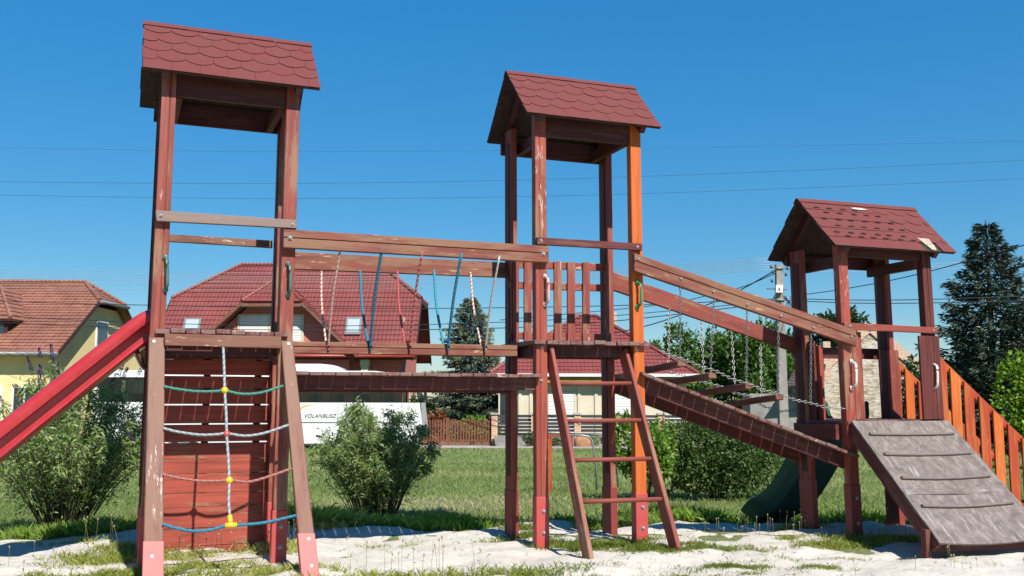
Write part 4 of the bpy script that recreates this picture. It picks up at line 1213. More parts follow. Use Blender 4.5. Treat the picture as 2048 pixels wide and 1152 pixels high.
window(HY, SX(28, wf), SX(70, wf), ZY(840, wf), ZY(778, wf), wf, frame_m='white')
window(HY, SX(-40, wf), SX(0, wf), ZY(840, wf), ZY(778, wf), wf, frame_m='white')
dl, dr, dz = SX(-120, 47.2), SX(12, 47.2), ZY(638, 47.2, 0); dc = (dl+dr)/2; dt = dz+1.75
dm_ = empty('dormer', W(dc, 48, dz), HY)
yz = lambda D_: ZE+sl*(D_-DF)
db_ = DF+(dz-ZE)/sl; de = DF+(dt-ZE)/sl
roofpart('dormer_roof', M['tile_clay'], dm_, [[(dl, 47.2, dz), (dr, 47.2, dz), (dc, 49.1, dt)], [(dr, 47.2, dz), (dr, db_+.1, dz), (dc, de+.1, dt), (dc, 49.1, dt)], [(dl, db_+.1, dz), (dl, 47.2, dz), (dc, 49.1, dt), (dc, de+.1, dt)]], .3, .04)
part('ridge_tiles', M['tile_clay'], dm_, lambda m: ridge(m, [(dr, 47.2, dz+.05), (dc, 49.1, dt+.05)], .08), T=None)
part('dormer_wall', M['darkwood'], dm_, lambda m: m.box(dl+.3, dr-.3, 47.5, 49.5, yz(47.5)-.3, dz-.12))
part('dormer_window', M['glass'], dm_, lambda m: m.box(dl+.5, dr-.45, 47.46, 47.5, yz(47.4)+.02, dz-.2))

# ---- cream bungalow
HB = empty('cream_bungalow', W(3.8, 46, GZ))
tag(HB, 'cream bungalow with red hipped tile roof behind the grey slat fence', 'house')
DF = 45.; SL, SR = SX(979, DF), SX(1399, DF); ZE = ZY(748, DF, 1180); DM = 49.5; DB = 54.; ZR = ZY(633, DM, 1170)
c0, c1 = SX(1158, DM), SX(1192, DM)
rf = roofpart('roof', M['tile_red2'], HB, [[(SL, DF, ZE), (SR, DF, ZE), (c1, DM, ZR), (c0, DM, ZR)], [(SR, DB, ZE), (SL, DB, ZE), (c0, DM, ZR), (c1, DM, ZR)],
     [(SR, DF, ZE), (SR, DB, ZE), (c1, DM, ZR)], [(SL, DB, ZE), (SL, DF, ZE), (c0, DM, ZR)]], .32, .035)
part('ridge_tiles', M['tile_red2'], rf, lambda m: [ridge(m, [(SL, DF, ZE+.05), (c0, DM, ZR+.05), (c1, DM, ZR+.05), (SR, DF, ZE+.05)], .1), ridge(m, [(c1, DM, ZR+.05), (SR, DB, ZE+.05)], .1)], T=None)
part('chimney', M['brickold'], rf, lambda m: m.box(SX(1218, 52), SX(1233, 52), 51.6, 52.2, ZR-2, ZY(625, 52)))
part('gutter', M['white'], HB, lambda m: [m.box(SL-.05, SR+.05, DF-.12, DF, ZE-.12, ZE+.02)])
part('soffit', M['olive'], HB, lambda m: m.box(SL+.1, SR-.1, DF+.02, DF+.6, ZE-.40, ZE-.13))
wf = DF+.5
part('wall', M['w_cream'], HB, lambda m: m.box(SL+.5, SR-.5, wf, DB-.5, GZ-.1, ZE-.1))
for x0, x1, y0, y1, sh in ((1096, 1148, 787, 866, .999), (1222, 1261, 775, 866, .999), (1000, 1028, 785, 850, None), (1330, 1362, 775, 850, .999)):
    window(HB, SX(x0, wf), SX(x1, wf), ZY(y1, wf), ZY(y0, wf), wf, shutter=sh, frame_m='w_cream', fw=.07)
for x in (1040, 1062, 1158, 1192, 1275):
    part('wall_pilaster', M['w_cream'], HB, lambda m: m.box(SX(x-3, wf), SX(x+3, wf), wf-.06, wf+.05, GZ, ZY(772, wf)))

# ---- stone barn and low shed
BN = empty('stone_barn', W(18.5, 48, GZ)); tag(BN, 'old rubble stone barn gable with brick edged slopes behind the right tower', 'barn')
D0 = 48.
pts = [(1632, 905), (1632, 742), (1738, 648), (1850, 742), (1850, 905)]
P = [(*sd(x, y, D0),) for x, y in pts]; P = [(a, D0, b) for a, b in P]; P[0] = (P[0][0], D0, GZ-.2); P[-1] = (P[-1][0], D0, GZ-.2)
part('gable_wall', M['rubble'], BN, lambda m: m.prism(P, (0, .5, 0)))
for a, b in ((P[1], P[2]), (P[3], P[2])):
    part('brick_edging', M['brickold'], BN, lambda m: m.bar(W(a[0], D0-.02, a[2]-.1), W(b[0], D0-.02, b[2]-.1), .12, .5), T=None)
part('side_wall', M['rubble'], BN, lambda m: [m.box(P[0][0], P[0][0]+.5, D0+.5, D0+10, GZ-.2, P[1][2]), m.box(P[4][0]-.5, P[4][0], D0+.5, D0+10, GZ-.2, P[1][2])])
part('chimney', M['brickold'], BN, lambda m: m.box(SX(1642, 47), SX(1656, 47), 46.4, 47., ZY(760, 47), ZY(683, 47)))
SH = empty('low_shed', W(15, 46, GZ)); tag(SH, 'low grey shed with sagging dark tile roof beside the stone barn', 'shed')
a0, a1 = SX(1568, 45), SX(1668, 47.8)
roofpart('roof', M['tile_dark'], SH, [[(a0, 44.8, ZY(772, 44.8)), (SX(1640, 44.8), 44.8, ZY(768, 44.8)), (a1, 47.9, ZY(692, 47.9)), (SX(1608, 47.9), 47.9, ZY(738, 47.9))]], .25, .03)
part('wall', M['w_grey'], SH, lambda m: m.box(SX(1500, 46), SX(1640, 46), 46, 47.6, GZ-.1, ZY(786, 46)))
LW = part('garden_wall', M['w_grey'], None, lambda m: [m.box(SX(1494, 42), SX(1600, 42), 42, 42.2, GZ-.1, ZY(846, 42))]); tag(LW, 'low grey wall of rough boards behind the utility pole', 'wall')

# ---- bus
BU = empty('bus', W(-8.5, 37, GZ)); tag(BU, 'white coach passing on the street behind the bushes', 'bus')
D0, D1 = 36.0, 38.4; sb0, sb1 = SX(186, D0), SX(846, D0); zb = ZY(889, D0); zw = ZY(806, D0); zt = ZY(756, D0); zr = ZY(742, D0)
M['buspaint'] = plain('white_bus_paint', (.80, .80, .79), .2, 0, .02, 2, .5); M['busblack'] = plain('black_bus_trim', (.02, .02, .022), .4)
def bus_side(d, t):
    def f(m):
        prof = [(sb0, zb), (sb1-.9, zb), (sb1-.15, zb+.12), (sb1, zb+.55), (sb1-.12, zw), (sb0+.05, zw)]
        # wheel arches cut out of the skirt
        top = [(sb0+.05, zw), (sb1-.12, zw), (sb1, zb+.55), (sb1-.15, zb+.12), (sb1-.9, zb)]
        low = []
        for c in (SX(700, D0), SX(370, D0)):
            for i in range(9):
                an = math.pi*i/8; low.append((c+.55*math.cos(an), zb+.02+.58*math.sin(an)))
        poly = top+[(x, z) for x, z in low]+[(sb0, zb)]
        m.prism([(x, d, z) for x, z in poly][::-1] if t > 0 else [(x, d, z) for x, z in poly], (0, t, 0))
    return f
part('body_side', M['buspaint'], BU, bus_side(D0, .05)); part('body_side', M['buspaint'], BU, bus_side(D1, -.05))
def bf(m):
    pr_ = [(sb1-.15, zb+.12), (sb1, zb+.55), (sb1-.12, zw), (sb1-.2, zw), (sb1-.1, zb+.55), (sb1-.25, zb+.12)]
    m.prism([(x, D0+.05, z) for x, z in pr_], (0, D1-D0-.1, 0)); m.box(sb0, sb0+.1, D0+.05, D1-.05, zb, zt)
    m.box(sb0+.1, sb1-.3, D0+.06, D1-.06, zb+.05, zb+.35)
part('body_end', M['buspaint'], BU, bf)
def rfm(m):
    n = 10; S = [sb0]+[sb0+(sb1-.2-sb0)*i/6 for i in range(1, 6)]+[sb1-1.8, sb1-1.1, sb1-.6, sb1-.35]; rings = []
    for s_ in S:
        t = max(0, (s_-(sb1-2.0))/1.7); dz = -.30*t*t
        rings.append([(s_, D0, zt+dz*.6), (s_, D0+.04, zr-.09+dz), (s_, D0+.25, zr+dz), (s_, D1-.25, zr+dz), (s_, D1-.04, zr-.09+dz), (s_, D1, zt+dz*.6)])
    m.loft(rings, (1, 0, 0))
part('roof', M['buspaint'], BU, rfm)
def pod(m):
    rings = []
    a, b = SX(380, D0+1), SX(688, D0+1)
    for s_, h in ((a, .02), (a+.4, .2), (a+.8, .26), (b-.8, .26), (b-.4, .22), (b-.15, .12), (b, .0)):
        rings.append([(s_, D0+.35, zr-.02), (s_, D0+.45, zr+h), (s_, D1-.45, zr+h), (s_, D1-.35, zr-.02)])
    m.loft(rings, (1, 0, 0), True, True)
part('roof_pod', M['buspaint'], BU, pod)
xs = [200, 262, 300, 360, 420, 480, 540, 605, 638, 690, 745, 800]
for d, o in ((D0, 0), (D1-.03, 0)):
    for i in range(len(xs)-1):
        a, b = SX(xs[i]+1.2, D0), SX(xs[i+1]-1.2, D0)
        part('window', M['busglass'], BU, lambda m: m.box(a, b, d+.012, d+.02, zw, zt+.02-(.22 if i == len(xs)-2 else 0)))
    part('window_pillars', M['busblack'], BU, lambda m: [m.box(SX(x-1.3, D0), SX(x+1.3, D0), d+.005, d+.03, zw, zt-.02) for x in xs]+[m.box(sb0, sb1-.3, d+.004, d+.03, zw-.03, zw+.015), m.box(sb0, sb1-1.0, d+.004, d+.03, zt-.05, zt+.02)])
part('windscreen', M['busglass'], BU, lambda m: m.prism([(sb1-.13, D0+.1, zw), (sb1-.35, D0+.15, zt-.1), (sb1-.35, D1-.15, zt-.1), (sb1-.13, D1-.1, zw)], (-.03, 0, 0)))
M['seat'] = plain('blue_grey_seat_cloth', (.05, .07, .12), .9, 0, .4, 5)
for i in range(11):
    a = sb0+1.2+.95*i
    part('seat_row', M['seat'], BU, lambda m: [m.box(a, a+.12, D0+.3, D0+1.1, zb+.35, zw+.32), m.box(a, a+.12, D1-1.1, D1-.3, zb+.35, zw+.32)])
for c in (700, 370):
    for d in (D0+.02, D1-.30):
        w_ = part('wheel', M['rubber'], BU, lambda m: m.tube([W(SX(c, D0), d, GZ+.50), W(SX(c, D0), d+.28, GZ+.50)], .48, 24, False), T=None)
        part('rim', M['gutter'], w_, lambda m: m.tube([W(SX(c, D0), d-.012, GZ+.50), W(SX(c, D0), d+.01, GZ+.50)], .27, 16, False), T=None)
part('side_line', M['busblack'], BU, lambda m: m.box(sb0+.1, sb1-.2, D0-.004, D0, ZY(847, D0), ZY(845.3, D0)))
part('vent', M['busblack'], BU, lambda m: m.box(SX(634, D0), SX(642, D0), D0-.006, D0, ZY(875, D0), ZY(871, D0)))
part('vent', M['busblack'], BU, lambda m: m.box(SX(635, D0), SX(640, D0), D0-.006, D0, ZY(858.5, D0), ZY(857, D0)))
for x_ in (560, 598, 676, 726, 780):
    part('panel_seam', M['gutter'], BU, lambda m: m.box(SX(x_, D0)-.006, SX(x_, D0)+.006, D0-.003, D0, zb+.04 if x_ not in (676, 726) else zb+.7, zw-.04))
part('headlight', M['skyglass'], BU, lambda m: m.box(sb1-.05, sb1+.01, D0+.12, D0+.4, zb+.35, zb+.6))
part('mirror', M['busblack'], BU, lambda m: m.box(sb1+.05, sb1+.15, D0-.25, D0-.05, zw+.1, zw+.5))
cu = bpy.data.curves.new('lettering', 'FONT'); cu.body = 'VOLANBUSZ'; cu.size = .215; cu.shear = .28; cu.space_character = 1.06; cu.extrude = .002; cu.offset = .0025
tx = bpy.data.objects.new('lettering', cu); link(tx)
bpy.context.view_layer.update()
me = bpy.data.meshes.new_from_object(tx.evaluated_get(bpy.context.evaluated_depsgraph_get())); bpy.data.objects.remove(tx)
V = np.array([v.co[:] for v in me.vertices]); wd = V[:, 0].max()-V[:, 0].min(); want = SX(672.5, D0)-SX(608.5, D0)
M['ink'] = plain('dark_grey_lettering', (.05, .05, .06), .5)
lo = bpy.data.objects.new('lettering', me); link(lo, BU); me.materials.append(M['ink'])
k_ = want/wd; o_ = W(SX(608.5, D0), D0-.006, ZY(836.5, D0)); pw = wloc(BU)
for v in me.vertices:
    x, y, z = v.co; p = o_+RT0*(x*k_)+np.array([0, 0, 1.0])*y*k_-F0*z*.5; v.co = Vector(p)-pw
M['logo'] = plain('yellow_orange_logo', (.80, .45, .02), .4)
def swoosh(m):
    up_ = []; lo_ = []
    for i in range(13):
        t = i/12; x = 594+38*t; y = 821-11*math.sin(t*2.2); th_ = 6.5*(1-t)**1.5*math.sin(min(1, t*5+.35))+.3
        up_.append((SX(x, D0), D0-.005, ZY(y, D0))); lo_.append((SX(x, D0), D0-.005, ZY(y+th_, D0)))
    m.prism(up_+lo_[::-1], (0, .004, 0))
part('logo', M['logo'], BU, swoosh)

# ---- fences
FP = empty('picket_fence', W(-2.6, 39.2, GZ)); tag(FP, 'low brown wooden picket fence between the bus and the brick pillar', 'fence')
Dp = 39.5; a, b = SX(842, Dp), SX(982, Dp); n = 25
for i in range(n):
    x = a+(b-a)*i/n; h = ZY(838+random.uniform(-1.2, 1.2), Dp); wdt = .066 if i not in (9, 24) else .14
    if i in (9, 24): h += .03
    part('picket' if i not in (9, 24) else 'post', M['picketbrown'], FP, lambda m: m.prism([(x, Dp, GZ+.10), (x+wdt, Dp, GZ+.10), (x+wdt, Dp, h-.05), (x+wdt/2, Dp, h), (x, Dp, h-.05)], (0, .025, 0)))
for y in (851, 881): part('rail', M['picketbrown'], FP, lambda m: m.box(a, b, Dp+.026, Dp+.07, ZY(y+2, Dp), ZY(y-2, Dp)))
FG = empty('slat_fence', W(3, 39.6, GZ)); tag(FG, 'anthracite horizontal slat fence between brick pillars', 'fence')
px_ = [990, 1070, 1155, 1238, 1322, 1405]
for x in px_:
    q = part('pillar', M['brick'], FG, lambda m: m.box(SX(x-6.5, 39.5), SX(x+5.5, 39.5), 39.35, 39.65, GZ, ZY(829, 39.5)))
    part('pillar_cap', M['pave'], q, lambda m: m.box(SX(x-8.5, 39.5), SX(x+7.5, 39.5), 39.30, 39.70, ZY(829, 39.5), ZY(826, 39.5)))
for x0, x1 in zip(px_[:-1], px_[1:]):
    def sl_(m):
        for y in (829.5, 837, 844, 851, 858, 865.5):
            m.box(SX(x0+6.5, 39.5), SX(x1-7.5, 39.5), 39.5, 39.53, ZY(y+5.5, 39.5), ZY(y, 39.5))
    part('slat_panel', M['slatgrey'], FG, sl_)
    part('base_wall', M['conc'], FG, lambda m: m.box(SX(x0+5.6, 39.5), SX(x1-6.6, 39.5), 39.4, 39.6, GZ, ZY(871, 39.5)))
pl = part('planter', M['conc'], None, lambda m: m.loft([[(SX(992, 38.9), 38.82, GZ+.09), (SX(1016, 38.9), 38.82, GZ+.09), (SX(1016, 38.9), 39.2, GZ+.09), (SX(992, 38.9), 39.2, GZ+.09)], [(SX(988, 38.9), 38.8, ZY(872, 38.9)), (SX(1019, 38.9), 38.8, ZY(872, 38.9)), (SX(1019, 38.9), 39.25, ZY(872, 38.9)), (SX(988, 38.9), 39.25, ZY(872, 38.9))]], (1, 0, 0)))
tag(pl, 'pale concrete planter box at the foot of the first brick pillar', 'planter')

# ---- low bench with bent steel handrails seen through the ladder
BE = empty('play_bench', W(SX(1140, 15), 15, gz(*swd(SX(1140, 15), 15)))); tag(BE, 'low wooden play beam with bent grey steel handrails on the lawn', 'play equipment')
def bp_(x, y, D): S, z = sd(x, y, D); return W(S, D, z)
gb_ = lambda x, D: gz(*swd(SX(x, D), D))
part('beam', M['brown'], BE, lambda m: m.prism([bp_(1095, 868, 14.6), bp_(1142, 865, 15.2), bp_(1142, 873, 15.2), bp_(1095, 876, 14.6)][::-1], F0*.12), T=None)
for x, D, w_ in ((1100, 14.7, 7), (1141, 15.2, 8)):
    part('leg', M['redorange'], BE, lambda m: m.box(SX(x-w_/2, D), SX(x+w_/2, D), D-.06, D, gb_(x, D)-.05, ZY(868, D)))
for dx, D in ((0, 15.0), (42, 15.6)):
    y = 870 if dx == 0 else 868
    part('handrail', M['gutter'], BE, lambda m: m.tube([bp_(1122+dx*.6, y, D), bp_(1165+dx, y+1, D), bp_(1176+dx, y+3, D), bp_(1184+dx, y+11, D), bp_(1187+dx, y+25, D), bp_(1191+dx, y+60, D), W(SX(1193+dx, D), D, gb_(1192+dx, D)-.03)], .016, 8), T=None)

# ---- utility pole
UP = empty('utility_pole', W(SX(1565, 34), 34, GZ)); tag(UP, 'grey concrete utility pole with white box and cable brackets', 'utility pole')
part('pole', M['conc'], UP, lambda m: m.loft([[(SX(1565, 34)+sx*r, 34+sy*r, z) for sx, sy in ((-1, -1), (1, -1), (1, 1), (-1, 1))] for z, r in ((GZ-.2, .165), (ZY(528, 34), .115))], (0, 0, 1)))
part('meter_box', M['white'], UP, lambda m: m.box(SX(1557, 33.8), SX(1571, 33.8), 33.72, 33.86, ZY(584, 33.8), ZY(569, 33.8)))
part('box_mark', M['busblack'], UP, lambda m: m.box(SX(1562, 33.8), SX(1565, 33.8), 33.71, 33.72, ZY(580, 33.8), ZY(576, 33.8)))
for y, l0, l1 in ((534, 1550, 1582), (576, 1540, 1581), (598, 1550, 1586)):
    part('bracket', M['gutter'], UP, lambda m: m.tube([W(SX(l0, 33.8), 33.84, ZY(y, 33.8)), W(SX(l1, 33.8), 33.84, ZY(y+1, 33.8))], .022, 6), T=None)
for x, y in ((1550, 530), (1553, 540), (1583, 533), (1580, 545), (1551, 598), (1556, 590), (1578, 592), (1584, 600), (1551, 558)):
    part('insulator', M['insul'], UP, lambda m: m.tube([W(SX(x, 33.8), 33.84, ZY(y+5, 33.8)), W(SX(x, 33.8), 33.84, ZY(y-1, 33.8))], .05, 8, True, .035), T=None)
for k in range(4):
    part('cable_loop', M['wirem'], UP, lambda m: m.tube([W(SX(1572+3*k+8*math.cos(a_), 33.7), 33.7, ZY(602+k*3+12*math.sin(a_), 33.7)) for a_ in [i*.7-2 for i in range(8)]], .014, 5), T=None)

# ---- overhead wires
def wire(pts, D0, D1, r, mat, lab):
    n = len(pts); P = []
    for i, (x, y) in enumerate(pts):
        D = D0+(D1-D0)*i/(n-1); S, z = sd(x, y, D); P.append(W(S, D, z))
    m = MB(); m.tube(catmull(P, 6), r, 5); o = m.build('overhead_wire', M[mat]); tag(o, lab, 'wire', 'overhead wires across the sky')
wire([(-80, 294), (500, 303), (1000, 301), (1500, 293), (2130, 281)], 75, 75, .008, 'wirem', 'faint highest overhead wire crossing behind the tower roofs')
wire([(-80, 363), (500, 367), (1000, 361), (1500, 345), (2130, 317)], 62, 62, .010, 'wirem', 'upper of the two dark wires crossing the open sky')
wire([(-80, 389), (500, 397), (1000, 394), (1500, 380), (2130, 354)], 62, 62, .010, 'wirem', 'lower of the two dark wires crossing the open sky')
ys = [(545, 549, 515), (552, 554, 519), (558, 560, 523), (563, 565, 528), (570, 570, 533), (580, 577, 538)]
nm = ['first', 'second', 'third', 'fourth', 'fifth', 'sixth']
for i, (a, b, c) in enumerate(ys):
    wire([(-60, a-6), (400, a), (900, b-2), (1250, (b+c)/2+3), (1550, c)], 44, 33.9, .008, 'wirep', 'thin pale wire to the pole over the red house roof, %s from the top' % nm[i])
wire([(-60, 600), (150, 607), (700, 617), (1200, 612), (1550, 598)], 43, 33.9, .016, 'wirem', 'dark wire above the yellow gable running to the pole')
wire([(-60, 626), (150, 640), (600, 652), (1100, 640), (1550, 602)], 43, 33.9, .014, 'wirem', 'upper dark cable crossing the red house skylights')
wire([(-60, 640), (150, 652), (600, 660), (1100, 652), (1550, 606)], 43, 33.9, .017, 'wirem', 'lower dark cable crossing the red house skylights')
wire([(1552, 540), (1480, 580), (1400, 615), (1280, 655), (1100, 690)], 33.8, 40, .022, 'wirem', 'thick black cable falling left from the pole top')
wire([(1552, 546), (1490, 572), (1420, 590), (1300, 612), (1000, 640)], 33.8, 42, .016, 'wirem', 'black cable spreading left below the pole top')
for i, (a, b, c) in enumerate(((532, 545, 528), (536, 550, 534), (541, 556, 541))):
    wire([(1580, a), (1700, b-12), (1850, b-16), (2100, c-15)], 33.9, 36, .007, 'wirep', 'thin pale wire right of the pole, %s from the top' % nm[i])
wire([(1580, 597), (1700, 600), (1850, 599), (2120, 590)], 33.9, 30, .015, 'wirem', 'upper dark cable running right from the pole bracket')
wire([(1580, 601), (1700, 606), (1850, 606), (2120, 600)], 33.9, 30, .015, 'wirem', 'lower dark cable running right from the pole bracket')
wire([(1580, 593), (1700, 576), (1850, 545), (2120, 470)], 33.9, 22, .014, 'wirem', 'black cable rising right across the spruce')

# ================================================================== VEGETATION
def rnd(n, a, b): return rng.uniform(a, b, n)
GN = lambda x, y: ground(x, y)
def blades(name, mat, X, Y, Z, h, w, lean=.35):
    n = len(X); a = rnd(n, 0, 6.283); l = np.abs(rng.normal(0, lean, n))
    Dr = np.stack([np.cos(a)*l, np.sin(a)*l, np.ones(n)], 1)
    P = np.stack([X, Y, Z], 1); Dr = unit(Dr)
    # two-segment bent blade made of a quad: base left, base right, tip
    sd_ = unit(np.cross(Dr, rng.normal(size=(n, 3)))); h = h[:, None]; w = w[:, None]
    bend = np.stack([np.cos(a), np.sin(a), -.35*np.ones(n)], 1)*h*rnd(n, .0, .45)[:, None]
    V = np.stack([P-sd_*w*.5, P+sd_*w*.5, P+Dr*h*.6+sd_*w*.35+bend*.25, P+Dr*h+bend], 1).reshape(-1, 3)
    me = bpy.data.meshes.new(name); me.vertices.add(4*n); me.vertices.foreach_set('co', V.astype(np.float32).ravel())
    me.loops.add(4*n); me.loops.foreach_set('vertex_index', np.arange(4*n, dtype=np.int32))
    me.polygons.add(n); me.polygons.foreach_set('loop_start', np.arange(0, 4*n, 4, dtype=np.int32)); me.update(calc_edges=True)
    pn = np.array([noise.noise(Vector((x*.45, y*.45, 0))) for x, y in zip(X, Y)])
    pn2 = np.array([noise.noise(Vector((x*.16, y*.22, 4))) for x, y in zip(X, Y)])
    lr = np.clip(rng.normal(.42, .20, n)+pn*.45+pn2*.55, 0, 1)
    at = me.attributes.new('lr', 'FLOAT', 'POINT'); at.data.foreach_set('value', np.repeat(lr, 4).astype(np.float32))
    me.materials.append(mat); o = bpy.data.objects.new(name, me); link(o); o['kind'] = 'stuff'; return o
def vlin(X, Y, f): return np.array([f(x, y) for x, y in zip(X, Y)])
# mown lawn: density falls and blade size grows with distance
n = 210000
D = 8.2+(35.7-8.2)*rnd(n, 0, 1)**1.35
S = rnd(n, -.60, .60)*D
X = CAM[0]+RT0[0]*S+F0[0]*D; Y = CAM[1]+RT0[1]*S+F0[1]*D
k = Y > np.array([sand_edge(x) for x in X])-.05; D, X, Y = D[k], X[k], Y[k]
blades('grass', M['grass'], X, Y, vlin(X, Y, GN)-.01, rnd(len(X), .03, .085)*(1+.012*D), .0040*(D/9)*rnd(len(X), .6, 1.5), .45)
# long grass along the back of the sand, clumpy
n = 60000
X = rnd(n, -4.5, 9.5); e = np.abs(rng.normal(0, .38, n))
Y = np.array([sand_edge(x) for x in X])+e-.10
dens = np.array([noise.noise(Vector((x*1.1, y*1.3, 7))) for x, y in zip(X, Y)])
k = (rng.random(n) < .55+dens*1.1); X, Y, dn_ = X[k], Y[k], dens[k]
blades('tall_grass', M['tallgrass'], X, Y, vlin(X, Y, GN)-.01, rnd(len(X), .03, .14)*(1+dn_*1.3), rnd(len(X), .003, .006), .42)
# weeds on the sand: low sprawling tufts
X = []; Y = []; H = []; Wd = []
def patch(px, py, rx, ry, n, h0, h1):
    c = atZ(px, py, 0)
    nc = max(1, int(n*.9/32))
    for _ in range(nc):
        u, v = random.gauss(0, .5), random.gauss(0, .5); cx, cy2 = c[0]+u*rx, c[1]+v*ry
        for _ in range(32):
            X.append(cx+random.gauss(0, .045)); Y.append(cy2+random.gauss(0, .03)); H.append(random.uniform(h0*.7, h1*.62)); Wd.append(random.uniform(.002, .0042))
for a in ((1140, 1085, .35, .20, 2600, .03, .10), (1215, 1088, .45, .15, 3400, .03, .11), (1310, 1100, .4, .10, 2600, .03, .09), (1385, 1103, .28, .10, 1600, .03, .08), (1060, 1075, .3, .1, 900, .03, .12),
          (1700, 1082, .45, .16, 3400, .04, .12), (1790, 1080, .35, .12, 2000, .04, .12), (1500, 1098, .25, .10, 700, .03, .07), (1640, 1135, .22, .08, 700, .03, .07), (1455, 1135, .40, .05, 1500, .03, .07), (1580, 1072, .2, .06, 500, .03, .07), (1625, 1092, .2, .08, 500, .03, .06),
          (230, 1115, .35, .28, 4200, .03, .13), (260, 1150, .40, .20, 3400, .03, .12), (350, 1118, .30, .10, 900, .03, .10), (400, 1140, .45, .12, 1800, .03, .10), (500, 1148, .5, .10, 1800, .03, .12), (560, 1105, .16, .14, 1500, .05, .16),
          (450, 1108, .22, .05, 600, .02, .06), (730, 1088, .10, .04, 120, .03, .08), (800, 1085, .16, .04, 120, .02, .07), (830, 1150, .5, .05, 700, .04, .14), (960, 1150, .5, .05, 500, .04, .14), (1060, 1148, .5, .05, 600, .04, .12), (700, 1150, .3, .05, 350, .03, .1),
          (1230, 1150, .5, .05, 900, .03, .06), (1380, 1155, .5, .05, 900, .03, .07), (1180, 1130, .3, .05, 300, .02, .04), (1850, 1110, .3, .08, 250, .02, .05), (1950, 1130, .5, .1, 160, .02, .05), (1700, 1115, .3, .08, 260, .02, .05), (1560, 1118, .5, .1, 260, .02, .05),
          (60, 1120, .5, .2, 260, .02, .07), (130, 1145, .4, .1, 700, .03, .1), (520, 1068, .22, .2, 1500, .05, .18), (640, 1060, .2, .1, 700, .04, .15), (1210, 1048, .35, .15, 1500, .05, .16), (1040, 1060, .15, .1, 500, .05, .16), (1600, 1050, .3, .12, 600, .04, .14), (150, 1085, .4, .06, 400, .03, .1)):
    patch(*a)
# sparse short shoots over the whole sand
for _ in range(2600):
    x, y = random.uniform(-2.5, 8.5), random.uniform(-2.6, 1.9)
    if y > sand_edge(x)-.1 or noise.noise(Vector((x*.9, y*.9, 3))) < -.05: continue
    for _ in range(3): X.append(x+random.gauss(0, .012)); Y.append(y+random.gauss(0, .012)); H.append(random.uniform(.012, .05)); Wd.append(.003)
X = np.array(X); Y = np.array(Y)
blades('sand_weeds', M['weed'], X, Y, vlin(X, Y, lambda x, y: sand_z(x, y) if y < sand_edge(x) else GN(x, y))-.004, np.array(H), np.array(Wd), .9)
# seed stalks (plantain and dry grass heads)
m = MB(); hd = MB(); M['stalk'] = plain('dry_green_stalk', (.20, .19, .09), .8); M['seed'] = plain('pale_seed_head', (.34, .28, .18), .9)
def stalk(x, y, h):
    z = ground(x, y)-.01; a = random.uniform(0, 6.28); l = random.uniform(.0, .22)*h; dx, dy = math.cos(a)*l, math.sin(a)*l
    m.tube([(x, y, z), (x+dx*.4, y+dy*.4, z+h*.6), (x+dx, y+dy, z+h)], .0014, 3)
    hd.ball((x+dx, y+dy, z+h), .0055, 5, (1, 1, random.choice((1.2, 3.0))))
for (px, py, rx, ry, n, h) in ((1460, 1062, .35, .1, 14, .13), (1610, 1060, .5, .1, 26, .16), (1690, 1068, .3, .1, 14, .17), (1840, 1075, .4, .1, 12, .18), (1235, 1052, .4, .15, 20, .18), (1050, 1065, .2, .1, 12, .18), (950, 1045, .6, .2, 16, .15),
                               (250, 1100, .3, .2, 16, .22), (430, 1110, .4, .15, 22, .2), (560, 1100, .2, .15, 14, .28), (830, 1140, .4, .1, 14, .18), (100, 1130, .4, .15, 12, .14), (1900, 1135, .5, .1, 10, .1), (750, 1060, .5, .1, 12, .14), (340, 1060, .2, .1, 6, .3), (1300, 1060, .2, .1, 8, .15)):
    c = atZ(px, py, 0)
    for _ in range(n): stalk(c[0]+random.gauss(0, rx*.6), c[1]+random.gauss(0, ry), h*random.uniform(.5, 1.25))
for mm, nm_, mt in ((m, 'weed_stalks', 'stalk'), (hd, 'seed_heads', 'seed')):
    o = mm.build(nm_, M[mt]); o['kind'] = 'stuff'

def tall_spikes(root, D, targets, seed):
    rr = random.Random(seed); o = np.array(wloc(root))
    for (px, py) in targets:
        S, z = sd(px, py, D+rr.uniform(-.25, .25)); t = W(S, D+rr.uniform(-.25, .25), z)
        b = o+np.array([rr.uniform(-.08, .08), rr.uniform(-.08, .08), 0]); mid = b*.45+t*.55+np.array([0, 0, .10])
        P = catmull([b, mid, t], 9); m = MB(); m.tube(P, .0048, 5, True, .0016); st_o = m.build('flowering_stem', M['stem'], root)
        LP = []; LD = []
        for j in range(26):
            f = .35+.62*j/26; i0 = min(int(f*(len(P)-1)), len(P)-2); a = rr.uniform(0, 6.28)
            LP.append(P[i0]+(P[i0+1]-P[i0])*rr.random()); LD.append(np.array([math.cos(a), math.sin(a), rr.uniform(-.2, .7)]))
        leaf_obj('stem_leaves', M['buddleia'], LP, LD, rnd(26, .05, .10), rnd(26, .010, .016), st_o, droop=.35)
        d = P[-1]-P[-2]; d = d/np.linalg.norm(d); L = rr.uniform(.10, .16); k = 150; u = rng.random(k); a = rnd(k, 0, 6.28)
        b1 = np.cross(d, [0, 1.0, 0]); b1 /= np.linalg.norm(b1)+1e-9; b2 = np.cross(d, b1); off = np.cos(a)[:, None]*b1+np.sin(a)[:, None]*b2; r0 = .019*(1-u*.8)
        leaf_obj('flower_spike', M['flower_dry' if rr.random() < .3 else 'flower'], P[-1]+d*(u*L)[:, None]+off*r0[:, None]*.4, off+d*.4, rnd(k, .010, .018), rnd(k, .007, .010), st_o)
